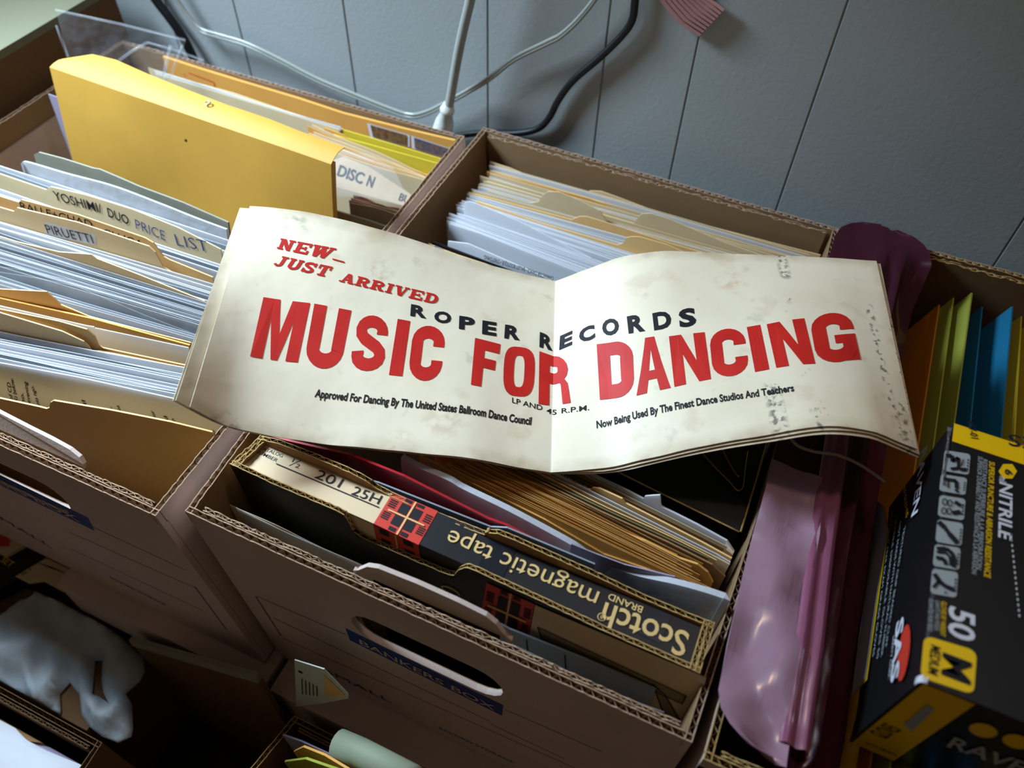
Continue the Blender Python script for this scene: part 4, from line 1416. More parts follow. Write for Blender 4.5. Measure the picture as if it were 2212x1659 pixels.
mb = MB(mat('scuffed_carton', '6e6e74', .7, .6, 500, col2='1c1c1e'))
mb.grid([[V(gx0 - .0008 + dx + rnd(-.0006, .0006), gy1 - .004 - dy, gz1 + .0005 + (dx * .6 if dx < 0 else 0) + rnd(-.0004, .0004)) for dx in (-.0010, 0, .0009)] for dy in (0, .01, .02, .03, .042)], 0)
mb.build('scuffed_edge', gb)['label'] = 'scuffed pale edge'

mb = MB(M['string'])
zq = -.412
mb.tube(crom([at(p, z) for p, z in (((1690, 905), -.405), ((1703, 938), -.413), ((1722, 962), -.414), ((1760, 976), -.413), ((1805, 982), -.413), ((1850, 1000), -.414), ((1885, 1022), -.415), ((1912, 1042), -.416))], 6), .0010, 0, 6)
tag(mb.build('thin_string'), 'thin beige string curving from under the banner to the glove box', 'string')


# ------------------------------------------------------------------ cords on the panelled wall
def cord(name, label, pts, y, r, m, y2=None):
    mb = MB(m)
    c = crom([aty(p, y if y2 is None else y + (y2 - y) * i / (len(pts) - 1)) for i, p in enumerate(pts)], 6)
    mb.tube(c, r, 0, 10)
    return mb.build(name), c


o, c = cord('power_cable', 'thick grey cord with a white plug hanging down the wall above the two cartons', [(1060, -420), (1048, -250), (1034, -100), (1018, -10), (1004, 50), (990, 115), (976, 195), (968, 240)], .592, .0042, M['cordgrey'])
root = thing('power_cable', o.name and 'thick grey cord with a white plug hanging down the wall above the two cartons', 'cord', (c[-1].x, .592, -.46))
o.name = 'cable_sheath'
mw = o.location.copy()
o.parent = root
o.location = mw - root.location
mb = MB(M['plug'])
p0, p1 = aty((969, 226), .592), aty((952, 300), .592)
d = p1 - p0
mb.tube([p0, p0 + d * .10, p0 + d * .12, p0 + d * .2, p0 + d * .24, p0 + d * .45, p0 + d * .8, p0 + d * 1.3], [.0052, .0060, .0070, .0068, .0055, .0085, .0100, .0100], 0, 12)
mb.build('plug', root)
o, c = cord('extension_cable', 'black rubber cord curving down the wall behind the middle carton', [(1392, -420), (1386, -200), (1380, -60), (1372, 0), (1366, 42), (1345, 75), (1298, 122), (1240, 172), (1207, 215), (1186, 255), (1160, 279), (1115, 288), (1060, 287), (1005, 291), (940, 305)], .6085, .0031, M['cordblack'])
tag(o, 'black rubber cord curving down the wall behind the middle carton', 'cord')
o, c = cord('cable_piece', 'short piece of black cable in the top left corner above the clear sleeve', [(150, -420), (230, -200), (300, -60), (334, -4), (366, 38), (396, 82), (420, 130)], .604, .0048, M['cordblack'])
tag(o, 'short piece of black cable in the top left corner above the clear sleeve', 'cord')
root = thing('lamp_cable', 'clear plastic lamp cord looping down the wall behind the cartons', 'cord', aty((900, 250), .6))
cp = [(180, -400), (255, -220), (340, -70), (384, 3), (408, 38), (432, 64), (470, 77), (530, 95), (600, 128), (680, 170), (760, 204), (840, 236), (885, 250), (918, 245), (960, 225), (1050, 174), (1110, 128), (1180, 93), (1215, 74), (1260, 30), (1310, -40), (1400, -200), (1460, -420)]
for off in (-3.2, 3.2):
    mb = MB(M['clearcord'], M['steel'])
    c = crom([aty((x, y + off), .603) for x, y in cp], 6)
    mb.tube(c, .0017, 0, 8)
    mb.tube(c, .0007, 1, 6)
    mb.build('cord_strand', root)
# receipt
rc = thing('receipt_strip', 'pink striped receipt paper curling off the top of the wall', 'receipt', aty((1500, 40), .610))
rows = []
rl, rr = [(1330, -120), (1395, -40), (1430, 8), (1465, 50), (1510, 79)], [(1440, -130), (1490, -60), (1528, -6), (1548, 5), (1566, 20)]
for i in range(5):
    yy = .6125 - .004 * (i / 4) ** 2
    rows.append([aty(Vector(rl[i]).lerp(Vector(rr[i]), t / 6), yy - .0015 * math.sin(t / 6 * 3.14)) for t in range(7)])
mb = MB(M['pink'])
mb.grid(rows, 0, .0003)
mb.build('receipt_sheet', rc)
mb = MB(M['pinkline'])
for k in range(1, 9):
    t = k / 9
    P = []
    for i in range(1, 5):
        yy = .6125 - .004 * (i / 4) ** 2 - .0015 * math.sin(t * 3.14) - .0006
        P.append(aty(Vector(rl[i]).lerp(Vector(rr[i]), t), yy))
    mb.tube(P, .0004, 0, 4)
mb.build('printed_lines', rc)

# ------------------------------------------------------------------ things on the floor level
def at_list(z, pts):
    return [at(p, z) for p in pts]


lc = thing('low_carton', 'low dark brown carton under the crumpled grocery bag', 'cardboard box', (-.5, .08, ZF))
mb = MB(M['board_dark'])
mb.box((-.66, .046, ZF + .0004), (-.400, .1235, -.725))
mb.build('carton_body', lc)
mb = MB(M['blackbox'], M['gyellow'])
bp = [V(q.x, min(q.y, .158), q.z) for q in at_list(-.705, ((-60, 1190), (50, 1150), (112, 1205), (40, 1250), (-60, 1300)))]
mb.slab(bp, (0, 0, -.019), 0)
text_on(mb, 1, Plane(bp[0], bp[1], (0, 1, 0)), 'SET', (0, 1212), (22, 1226), .006)
tag(mb.build('black_case'), 'flat black case with yellow print at the left edge under the carton', 'case')
mb = MB(M['cream'], M['redcard'])
cp_ = [V(q.x, min(q.y, .158), q.z) for q in at_list(-.7, ((-60, 1130), (45, 1150), (52, 1178), (12, 1200), (-60, 1170)))]
mb.slab(cp_, (0, 0, -.0045), 0)
decal(mb, 1, Plane(cp_[0], cp_[1], (0, 1, 0)), [(-20, 1150), (22, 1162), (20, 1180), (-20, 1182)], .0005)
tag(mb.build('printed_card'), 'cream card with a red picture on the black case', 'card')
mb = MB(M['cream'], M['ink'])
cq = [at(p, -.7035) for p in ((100, 1205), (168, 1238), (136, 1278), (96, 1256), (62, 1260), (33, 1245))]
mb.slab(cq, (0, 0, -.0012), 0)
pc = Plane(cq[0], cq[1], (0, 1, 0))
text_on(mb, 1, pc, 'No. 4', (48, 1244), (68, 1232), .004)
for k in range(4):
    rule(mb, pc, (84 + k * 9, 1216 + k * 3), (112 + k * 9, 1228 + k * 3), .0006, 1)
tag(mb.build('paper_tag'), 'pale paper tag with a notched edge beside the black case', 'paper tag')
# grocery bag
out = [(-70, 1372), (0, 1333), (50, 1300), (90, 1275), (130, 1270), (185, 1287), (220, 1300), (238, 1325), (262, 1345), (275, 1375), (290, 1402), (310, 1418), (313, 1450), (303, 1472), (272, 1500), (286, 1522), (288, 1575), (284, 1592), (256, 1605), (222, 1592), (196, 1572), (178, 1545), (172, 1500), (152, 1476), (130, 1500), (132, 1535), (126, 1550), (70, 1530), (0, 1492), (-70, 1470)]
hole = [(206, 1428), (222, 1428), (220, 1470), (224, 1496), (236, 1520), (214, 1505), (200, 1500), (203, 1470)]


def inside(p, poly):
    c = False
    for (x0, y0), (x1, y1) in zip(poly, poly[1:] + poly[:1]):
        if (y0 > p[1]) != (y1 > p[1]) and p[0] < (x1 - x0) * (p[1] - y0) / (y1 - y0) + x0:
            c = not c
    return c


def edist(p, poly):
    best = 1e9
    for a, b in zip(poly, poly[1:] + poly[:1]):
        a, b, q = Vector(a), Vector(b), Vector(p)
        d = b - a
        t = max(0, min(1, (q - a).dot(d) / max(d.dot(d), 1e-9)))
        best = min(best, (a + d * t - q).length)
    return best


from mathutils import noise as mnoise
from mathutils.geometry import delaunay_2d_cdt
step = 9
pts2 = [Vector(p) for p in out] + [Vector(p) for p in hole]
n1, n2 = len(out), len(hole)
edges = [(i, (i + 1) % n1) for i in range(n1)] + [(n1 + i, n1 + (i + 1) % n2) for i in range(n2)]
for y in range(1275, 1605, step):
    for x in range(-70, 315, step):
        p = (x + rnd(-3, 3), y + rnd(-3, 3))
        if inside(p, out) and not inside(p, hole) and edist(p, out) > 4 and edist(p, hole) > 4:
            pts2.append(Vector(p))
vv, ee, ff, _, _, _ = delaunay_2d_cdt(pts2, edges, [], 0, 1e-4)
ff = [f for f in ff if inside(sum((vv[i] for i in f), Vector((0, 0))) / len(f), out) and not inside(sum((vv[i] for i in f), Vector((0, 0))) / len(f), hole)]
topv, botv = [], []
for p in vv:
    d = min(edist(p, out), edist(p, hole))
    hgt = .020 * (1 - math.exp(-d / 45))
    w = mnoise.noise(Vector((p.x * .014, p.y * .018, 3.1))) * .008 + (.5 - abs(mnoise.noise(Vector((p.x * .018 + p.y * .008, p.y * .012 - p.x * .006, 8.0))))) * .012 - abs(mnoise.noise(Vector((p.x * .05 + p.y * .03, p.y * .02, 2.0)))) * .003
    k = min(1, d / 14)
    b = at(p, -.7235)
    b.y = min(max(b.y, .047), .122)
    botv.append(b)
    topv.append(b + V(0, 0, .0012 + hgt + w * k))
mb = MB(M['bag'])
nv = len(vv)
fs = []
cnt = {}
for f in ff:
    a = sum(((vv[f[i]].x * vv[f[(i + 1) % len(f)]].y - vv[f[(i + 1) % len(f)]].x * vv[f[i]].y) for i in range(len(f))))
    f = list(f) if a < 0 else list(reversed(f))
    fs.append(tuple(f))
    fs.append(tuple(nv + i for i in reversed(f)))
    for i in range(len(f)):
        cnt[(f[i], f[(i + 1) % len(f)])] = 1
for (a, b) in list(cnt):
    if (b, a) not in cnt:
        fs.append((b, a, nv + a, nv + b))
mb.add(topv + botv, fs, 0, True)
tag(mb.build('grocery_bag'), 'crumpled thin grey white grocery bag with handle loops on the floor by the left carton', 'plastic bag')
# pale strip beside the bag
a, b = aty((285, 1374), .1185), aty((560, 1452), .1185)
a = V(max(a.x, -.397), a.y, a.z)
root = thing('cardboard_strip', 'dark board with a pale top edge standing on the floor behind the grocery bag', 'cardboard', V(a.x, .112, ZF))
mb = MB(M['board_dark'])
d = V(0, 0, -.011)
mb.hexa([V(a.x, .112, ZF + .0005), V(b.x, .112, ZF + .0005), V(b.x, .1165, ZF + .0005), V(a.x, .1165, ZF + .0005)], [a + d + V(0, -.004, 0), b + d + V(0, -.004, 0), b + d, a + d])
mb.build('board_sheet', root)
mb = MB(M['greyboard'])
mb.hexa([a + d + V(0, -.005, .0002), b + d + V(0, -.005, .0002), b + d + V(0, 0, .0002), a + d + V(0, 0, .0002)], [a + V(0, -.004, 0), b + V(0, -.004, 0), b, a])
mb.build('pale_edge', root)
# carton at the lower left
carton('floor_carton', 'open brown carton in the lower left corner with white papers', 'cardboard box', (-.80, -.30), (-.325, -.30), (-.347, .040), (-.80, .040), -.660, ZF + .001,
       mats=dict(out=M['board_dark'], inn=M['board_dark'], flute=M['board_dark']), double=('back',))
wp = MB(M['white2'])
rows = []
for i, l in enumerate(([(-80, 1530), (-10, 1555), (30, 1578), (52, 1602)], [(-80, 1570), (-10, 1590), (60, 1618), (100, 1628)], [(-90, 1640), (0, 1650), (90, 1650), (178, 1655)], [(-90, 1720), (0, 1730), (90, 1730), (190, 1725)])):
    rows.append([V(min(max(q.x, -.785), -.357), min(q.y, .022), q.z) for q in [at(p, -.672 - .004 * (j % 2) - .008 * (i == 0)) for j, p in enumerate(l)]])
wp.grid(rows, 0, .002)
tag(wp.build('white_paper'), 'bright curling white paper lying in the lower left carton', 'paper')
mb = MB(M['lilac'])
mb.slab([V(min(q.x, -.357), min(q.y, .022), q.z) for q in at_list(-.6915, ((45, 1598), (110, 1612), (180, 1642), (230, 1690), (60, 1690)))], (0, 0, -.002), 0)
tag(mb.build('lilac_sheet'), 'lilac sheet under the bright white paper in the lower left carton', 'paper')
mb = MB(M['kraft2'])
mb.slab([V(min(q.x, -.357), min(q.y, .022), q.z) for q in at_list(-.688, ((-60, 1530), (10, 1545), (105, 1582), (95, 1600), (40, 1598), (-60, 1560)))], (0, 0, -.003), 0)
tag(mb.build('brown_card'), 'brown card inside the lower left carton next to the white paper', 'card')
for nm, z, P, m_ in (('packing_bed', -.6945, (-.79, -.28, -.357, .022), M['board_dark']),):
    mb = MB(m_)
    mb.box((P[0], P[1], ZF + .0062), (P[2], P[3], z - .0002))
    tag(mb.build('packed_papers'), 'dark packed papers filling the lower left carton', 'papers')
# carton at the lower middle
carton('floor_carton', 'open brown carton at the bottom edge, below the handle of the middle carton', 'cardboard box', (-.30, -.30), (.12, -.30), (.12, .1165), (-.2230, .1165), -.655, ZF + .001,
       mats=dict(out=M['board_dark'], inn=M['board_dark'], flute=M['flute_tan']), double=('back',))
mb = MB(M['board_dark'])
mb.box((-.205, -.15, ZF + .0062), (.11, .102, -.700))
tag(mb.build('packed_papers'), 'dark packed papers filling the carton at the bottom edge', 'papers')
for lab, pts, y0, m_, th in (('lilac white card edge sticking up in the bottom carton', ((610, 1588), (650, 1602), (700, 1625), (775, 1662)), .098, M['lilac'], .0012),
                             ('orange card curling in the bottom carton below the lilac card edge', ((634, 1624), (655, 1614), (700, 1632), (760, 1668)), .088, M['kraft'], .0015),
                             ('yellow green folder edge in the bottom carton', ((614, 1646), (660, 1640), (740, 1668)), .079, M['olivefold'], .0015)):
    mb = MB(m_)
    T = [aty(p, y0 - .002 * k) for k, p in enumerate(pts)]
    mb.grid([T, [V(p.x + .001, p.y, -.6995) for p in T]], 0, -th)
    tag(mb.build('card_sheet'), lab, 'card')
mb = MB(M['tube'])
T = [aty((731, 1606), .0945), aty((782, 1628), .0945), aty((890, 1688), .086)]
mb.tube([T[0], T[1], T[2]], .0092, 0, 16)
T2 = [p + V(0, 0, 0) for p in T]
tag(mb.build('paper_roll'), 'pale green paper roll lying in the bottom carton', 'paper roll')
mb = MB(mat('pale_index_card', 'c9d0c8', .6), M['ink'], M['manila'])
PC = Plane((-.25, .1215, -.66), (0, .1215, -.66), (0, 0, 1))
cpts = [PC(p) for p in ((636, 1426), (700, 1446), (752, 1500), (752, 1509), (700, 1519), (640, 1526))]
mb.slab(cpts, (0, .0008, 0), 0)
mb.poly([PC(p, .0003) for p in ((700, 1458), (742, 1498), (744, 1503), (703, 1503))], 2)
for k in range(5):
    rule(mb, PC, (652 + k * 8, 1466 + k * 4), (653 + k * 8, 1500 + k * 1), .0007, 1, .0005)
text_on(mb, 1, PC, '\u2022', (656, 1460), (663, 1461), .01, off=.0005)
tag(mb.build('index_card'), 'white index card with printed columns sticking out under the middle carton', 'card')

# ------------------------------------------------------------------ the banner
cols = [((515, 443), (380, 862), -.3565, -.3602), ((614, 451), (499, 922), -.3575, -.3871), ((752, 477), (660, 953), -.3669, -.4025), ((884, 515), (815, 970), -.3827, -.4084),
        ((1039, 567), (1005, 988), -.4048, -.414), ((1120, 589), (1100, 1006), -.4141, -.4221), ((1200, 607), (1190, 1020), -.4215, -.4279),
        ((1276, 579), (1308, 1011), -.406, -.4204), ((1345, 554), (1390, 992), -.3935, -.4088), ((1424, 543), (1475, 973), -.3875, -.3973), ((1500, 544), (1565, 955), -.3869, -.387),
        ((1585, 548), (1656, 939), -.3865, -.3774), ((1680, 552), (1775, 921), -.3856, -.3667), ((1785, 556), (1880, 930), -.3837, -.367), ((1845, 560), (1940, 953), -.3831, -.3731), ((1905, 565), (1992, 975), -.3826, -.3797)]
TT = [at(c[0], c[2]) for c in cols]
BB = [at(c[1], c[3]) for c in cols]
UU = [0.0]
for i in range(len(cols) - 1):
    UU.append(UU[-1] + ((TT[i + 1] - TT[i]).length + (BB[i + 1] - BB[i]).length) / 2)
UC, UE = UU[6], UU[-1]


def herm(P, u):
    i = 0
    while i < len(UU) - 2 and UU[i + 1] < u:
        i += 1
    lo, hi = (0, 6) if i < 6 else (6, 15)
    a, b = P[i], P[i + 1]
    h = UU[i + 1] - UU[i]

    def tan(j):
        l, r = max(j - 1, lo), min(j + 1, hi)
        return (P[r] - P[l]) / (UU[r] - UU[l])
    t = (u - UU[i]) / h
    t2, t3 = t * t, t * t * t
    return a * (2 * t3 - 3 * t2 + 1) + tan(i) * h * (t3 - 2 * t2 + t) + b * (3 * t2 - 2 * t3) + tan(i + 1) * h * (t3 - t2)


def S(u, v, off=0.0):
    a, b = herm(TT, u), herm(BB, u)
    p = a + (b - a) * v
    if off:
        e = 1e-4
        u2 = u + e if not (UC - 2 * e < u <= UC) else u - e
        d = (herm(TT, u2) - a) * (1 - v) + (herm(BB, u2) - b) * v
        n = d.cross(b - a).normalized()
        if n.dot(p) > 0:
            n.negate()
        p = p + n * off
    return p


def proj(p):
    c = Vector((AX.x * p.x + AY.x * p.y + AU.x * p.z, AX.y * p.x + AY.y * p.y + AU.y * p.z, AX.z * p.x + AY.z * p.y + AU.z * p.z))
    return Vector((CX + FPX * c.x / c.z, CY + FPX * c.y / c.z))


def uv(px):
    px = Vector(px)
    u, v = UE * min(max((px.x - 450) / 1480, .02), .98), .5
    for _ in range(30):
        f = proj(S(u, v)) - px
        e = 1e-4
        fu, fv = (proj(S(u + e, v)) - proj(S(u, v))) / e, (proj(S(u, v + e)) - proj(S(u, v))) / e
        det = fu.x * fv.y - fv.x * fu.y
        u -= (f.x * fv.y - fv.x * f.y) / det
        v -= (fu.x * f.y - f.x * fu.y) / det
        u = min(max(u, .0005), UE - .0005)
        if f.length < .05:
            break
    return u, v


# paper with stains, worn edges and smudges, laid out on the flat sheet (u along, v across)
bm = bpy.data.materials.new('aged_banner_paper')
bm.use_nodes = True
nt = bm.node_tree
bs = nt.nodes['Principled BSDF']
bs.inputs['Roughness'].default_value = .5
bs.inputs['Specular IOR Level'].default_value = .3
at_ = nt.nodes.new('ShaderNodeAttribute')
at_.attribute_name = 'sheet'


def nnode(t, **k):
    n = nt.nodes.new(t)
    for a, b in k.items():
        n.inputs[a].default_value = b
    return n


def ramp(src, p0, p1):
    r = nt.nodes.new('ShaderNodeMapRange')
    r.inputs['From Min'].default_value = p0
    r.inputs['From Max'].default_value = p1
    nt.links.new(src, r.inputs['Value'])
    return r.outputs[0]


def mth(op, a, b=None):
    n = nt.nodes.new('ShaderNodeMath')
    n.operation = op
    for i, x in enumerate((a, b)):
        if x is None:
            continue
        if isinstance(x, (int, float)):
            n.inputs[i].default_value = x
        else:
            nt.links.new(x, n.inputs[i])
    return n.outputs[0]


def mixc(fac, a, col):
    n = nt.nodes.new('ShaderNodeMix')
    n.data_type = 'RGBA'
    nt.links.new(fac, n.inputs[0])
    if isinstance(a, str):
        n.inputs[6].default_value = lin(a)
    else:
        nt.links.new(a, n.inputs[6])
    n.inputs[7].default_value = lin(col)
    return n.outputs[2]


def noise(sc, det=4, off=0.0):
    n = nnode('ShaderNodeTexNoise', Scale=sc, Detail=det)
    if off:
        mp = nt.nodes.new('ShaderNodeMapping')
        mp.inputs['Location'].default_value = (off, off * .7, 0)
        nt.links.new(at_.outputs['Vector'], mp.inputs['Vector'])
        nt.links.new(mp.outputs[0], n.inputs['Vector'])
    else:
        nt.links.new(at_.outputs['Vector'], n.inputs['Vector'])
    return n.outputs['Fac']


sx = nt.nodes.new('ShaderNodeSeparateXYZ')
nt.links.new(at_.outputs['Vector'], sx.inputs[0])
U_, V_ = sx.outputs[0], sx.outputs[1]          # metres along, metres across
HB = (BB[6] - TT[6]).length
c = mixc(mth('MULTIPLY', ramp(noise(16, 4), .50, .70), .30), 'e7d9bd', 'd0b890')
c = mixc(mth('MULTIPLY', ramp(noise(34, 6, 3.3), .60, .68), .22), c, 'b48f68')
c = mixc(mth('MULTIPLY', ramp(noise(60, 6, 7.1), .63, .72), .22), c, '7d7565')
edge = mth('MINIMUM', mth('MINIMUM', U_, mth('SUBTRACT', UE, U_)), mth('MINIMUM', V_, mth('SUBTRACT', HB, V_)))
ed = mth('MULTIPLY', mth('SUBTRACT', 1.0, ramp(edge, 0.0, .010)), ramp(noise(55, 4, 1.7), .25, .75))
c = mixc(mth('MULTIPLY', ed, .65), c, '9a7c50')
for px, w, v0, v1, den in (((1688, 560), .0045, -.01, .03, .46), ((1680, 900), .006, .125, .19, .48), ((1700, 640), .0035, .04, .13, .60), ((1905, 780), .0035, .045, .20, .52), ((1930, 700), .005, .05, .15, .56), ((1775, 910), .006, .145, .19, .54), ((1950, 900), .005, .13, .19, .50)):
    u0 = uv(px)[0]
    msk = mth('SUBTRACT', 1.0, ramp(mth('ABSOLUTE', mth('SUBTRACT', U_, u0)), w * .4, w))
    band_ = mth('MULTIPLY', ramp(V_, v0, v0 + .006), mth('SUBTRACT', 1.0, ramp(V_, v1 - .006, v1)))
    c = mixc(mth('MULTIPLY', mth('MULTIPLY', msk, band_), mth('MULTIPLY', ramp(noise(230, 5, u0 * 9), den, den + .10), .72)), c, '34343c')
for px, r_, cl_, k_ in (((490, 920), .012, '4a4436', .8), ((640, 480), .014, '6d6658', .5), ((820, 590), .012, '9c7a5c', .5), ((960, 905), .020, 'b9926c', .45), ((860, 960), .013, 'a8845c', .5), ((1580, 610), .014, 'c29a68', .5), ((1480, 1000), .010, 'b08a5c', .5)):
    u0, v0 = uv(px)
    v0 *= HB
    dd = mth('SQRT', mth('ADD', mth('POWER', mth('SUBTRACT', U_, u0), 2.0), mth('POWER', mth('SUBTRACT', V_, v0), 2.0)))
    c = mixc(mth('MULTIPLY', mth('SUBTRACT', 1.0, ramp(dd, r_ * .2, r_)), mth('MULTIPLY', ramp(noise(120, 5, u0 * 5), .45, .62), k_)), c, cl_)
cre = mth('SUBTRACT', 1.0, ramp(mth('ABSOLUTE', mth('SUBTRACT', U_, UC)), .0004, .0016))
c = mixc(mth('MULTIPLY', cre, .25), c, 'f2ecdc')
nt.links.new(c, bs.inputs['Base Color'])
bp_ = nt.nodes.new('ShaderNodeBump')
bp_.inputs['Strength'].default_value = .25
bp_.inputs['Distance'].default_value = .004
nt.links.new(noise(22, 3, 5.0), bp_.inputs['Height'])
nt.links.new(bp_.outputs[0], bs.inputs['Normal'])

bn = thing('folded_banner', 'long cream paper banner with red MUSIC FOR DANCING lettering lying across the cartons', 'banner', S(UC, .5))


def sheet_layer(name, u0, u1, v0, v1, off, wob=.0):
    us = []
    n = 76
    for k in range(n + 1):
        us.append(u0 + (u1 - u0) * k / n)
    us = sorted([u for u in us if abs(u - UC) > .0015] + [UC - .0012, UC - .0004, UC, UC + .0004, UC + .0012])
    rows, at_v = [], []
    nr = 12
    for r in range(nr + 1):
        t = r / nr
        row = []
        for u in us:
            a = v0(u) if callable(v0) else v0
            b = v1(u) if callable(v1) else v1
            v = a + (b - a) * t
            row.append(S(min(max(u, 0), UE), v, off))
            at_v.append((u, v * HB, 0))
        rows.append(row)
    mb = MB(bm)
    mb.grid(rows, 0, -.0005, smooth=True)
    o = mb.build(name, bn)
    at2 = o.data.attributes.new('sheet', 'FLOAT_VECTOR', 'POINT')
    nc_ = len(us)
    rim = [(0, j) for j in range(nc_)] + [(i, nc_ - 1) for i in range(1, nr + 1)] + [(nr, j) for j in range(nc_ - 2, -1, -1)] + [(i, 0) for i in range(nr - 1, 0, -1)]
    rv = [at_v[i * nc_ + j] for i, j in rim]
    vals = at_v + at_v + rv + rv
    at2.data.foreach_set('vector', [x for p in vals for x in p])
    return o


wv = lambda k, a: (lambda u: k + a * math.sin(u * 90) + a * .6 * math.sin(u * 210 + 1))
top = sheet_layer('front_page', .0085, UE - .0035, wv(.0, .0012), wv(1.0, .0012), 0.0)
sheet_layer('inner_page', .0008, UE - .0005, wv(.004, .001), lambda u: .998 + .010 * min(1, max(0, (u - UC) / .03)) + .002 * math.sin(u * 70), -.0016)
sheet_layer('back_page', .0, UE, wv(.007, .001), lambda u: .995 + .022 * min(1, max(0, (u - UC) / .05)) + .002 * math.sin(u * 50 + 1), -.0032)


# heavy poster letters drawn as outlines, height 1
def arc(cx_, cy_, rx_, ry_, a0, a1, n=8):
    return [(cx_ + rx_ * math.cos(math.radians(a0 + (a1 - a0) * k / n)), cy_ + ry_ * math.sin(math.radians(a0 + (a1 - a0) * k / n))) for k in range(n + 1)]


def stroke(path, w, h=None):
    h = h or w
    L, R = [], []
    for i, p in enumerate(path):
        a, b = path[max(i - 1, 0)], path[min(i + 1, len(path) - 1)]
        dx, dy = b[0] - a[0], b[1] - a[1]
        l = math.hypot(dx, dy) or 1
        nx_, ny_ = -dy / l, dx / l
        L.append((p[0] + nx_ * w / 2, p[1] + ny_ * h / 2))
        R.append((p[0] - nx_ * w / 2, p[1] - ny_ * h / 2))
    return [(L[i], L[i + 1], R[i + 1], R[i]) for i in range(len(path) - 1)]


def ring(o, i):
    n = len(o)
    return [(o[k], o[(k + 1) % n], i[(k + 1) % n], i[k]) for k in range(n)]


def sup(cx_, cy_, rx_, ry_, e, n=28):
    P = []
    for k in range(n):
        a = 6.283185 * k / n
        c_, s_ = math.cos(a), math.sin(a)
        P.append((cx_ + rx_ * math.copysign(abs(c_) ** e, c_), cy_ + ry_ * math.copysign(abs(s_) ** e, s_)))
    return P


def rc_(x0, y0, x1, y1):
    return [(x0, y0), (x1, y0), (x1, y1), (x0, y1)]


def cshape(end=.37):
    return stroke([(.83, 1 - end)] + arc(.5, .70, .33, .19, 0, 180, 10) + arc(.5, .30, .33, .19, 180, 360, 10) + [(.83, end)], .34, .24)


GL = {
    'M': [[(0, 0), (0, 1), (.37, 1), (.5, .42), (.63, 1), (1, 1), (1, 0), (.74, 0), (.74, .66), (.57, 0), (.43, 0), (.26, .66), (.26, 0)]],
    'U': stroke([(.17, 1), (.17, .30)] + arc(.5, .29, .33, .18, 180, 360, 10) + [(.83, .30), (.83, 1)], .34, .24),
    'S': stroke([(.83, .66), (.83, .72)] + arc(.5, .735, .32, .155, 10, 180, 8) + [(.19, .66), (.30, .575), (.70, .43), (.81, .345)] + arc(.5, .265, .32, .155, 0, -180, 8) + [(.17, .34)], .34, .22),
    'I': [rc_(0, 0, 1, 1)],
    'C': cshape(),
    'F': [rc_(0, 0, .42, 1), rc_(.42, .78, 1, 1), rc_(.42, .40, .90, .61)],
    'O': ring(sup(.5, .5, .5, .5, .62), sup(.5, .5, .17, .32, .62)),
    'R': [rc_(0, 0, .36, 1)] + stroke([(.36, .89), (.55, .89)] + arc(.56, .71, .25, .18, 90, -90, 8) + [(.36, .53)], .36, .22) + [[(.42, .44), (.60, .50), (.74, .40), (.80, 0), (1.06, 0), (1.0, .30), (.97, .42), (.82, .55), (.5, .6)]],
    'D': [rc_(0, 0, .36, 1)] + stroke([(.36, .88), (.55, .88)] + arc(.52, .70, .30, .18, 90, 0, 6) + arc(.52, .30, .30, .18, 0, -90, 6) + [(.36, .12)], .36, .24),
    'A': [[(0, 0), (.30, 1), (.70, 1), (1, 0), (.69, 0), (.635, .22), (.365, .22), (.31, 0)]],
    'N': [[(0, 0), (0, 1), (.34, 1), (.68, .42), (.68, 1), (1, 1), (1, 0), (.68, 0), (.32, .60), (.32, 0)]],
    'G': cshape(.37)[:-1] + [rc_(.5, .36, 1, .53), rc_(.66, .0, 1, .40), rc_(.66, .06, .84, .3)],
}
AH = [(.5, .78), (.40, .38), (.60, .38)]
prn = MB(M['inkred'], M['ink'])
poff = [.00022]


def on_sheet(pts2d, Q, m, fine=0.12):
    """flat letter polygon (unit square) -> onto the curved sheet"""
    poff[0] += 4e-7
    bmx = bmesh.new()
    loops = [[Vector((x, y, 0)) for x, y in pts2d]] if not isinstance(pts2d, tuple) else [[Vector((x, y, 0)) for x, y in l] for l in pts2d]
    vs_ = [bmx.verts.new(p) for l in loops for p in l]
    for t in tessellate_polygon(loops):
        try:
            bmx.faces.new([vs_[i] for i in t])
        except ValueError:
            pass
    us = [q[0] for q in Q]
    x0, x1 = min(v_.co.x for v_ in bmx.verts), max(v_.co.x for v_ in bmx.verts)
    cuts = [k * fine for k in range(int(x0 / fine), int(x1 / fine) + 1)]
    if min(us) < UC < max(us):
        cuts += [(UC - (Q[0][0] + Q[3][0]) / 2) / ((Q[1][0] + Q[2][0]) / 2 - (Q[0][0] + Q[3][0]) / 2)]
    for x in cuts:
        bmesh.ops.bisect_plane(bmx, geom=bmx.verts[:] + bmx.edges[:] + bmx.faces[:], dist=1e-6, plane_co=(x, 0, 0), plane_no=(1, 0, 0))
    bmx.verts.index_update()
    out_v = []
    for v_ in bmx.verts:
        x, y = v_.co.x, 1 - v_.co.y
        tu = Q[0][0] * (1 - x) + Q[1][0] * x, Q[0][1] * (1 - x) + Q[1][1] * x
        bu = Q[3][0] * (1 - x) + Q[2][0] * x, Q[3][1] * (1 - x) + Q[2][1] * x
        out_v.append(S(min(max(tu[0] * (1 - y) + bu[0] * y, 0), UE), tu[1] * (1 - y) + bu[1] * y, poff[0]))
    prn.add(out_v, [[v_.index for v_ in f.verts] for f in bmx.faces], m)
    bmx.free()


def letter(ch, q, m=0):
    Q = [uv(p) for p in q]
    for part in GL[ch]:
        if ch == 'A':
            on_sheet((part, AH), Q, m)
        else:
            on_sheet(list(part), Q, m, .25)


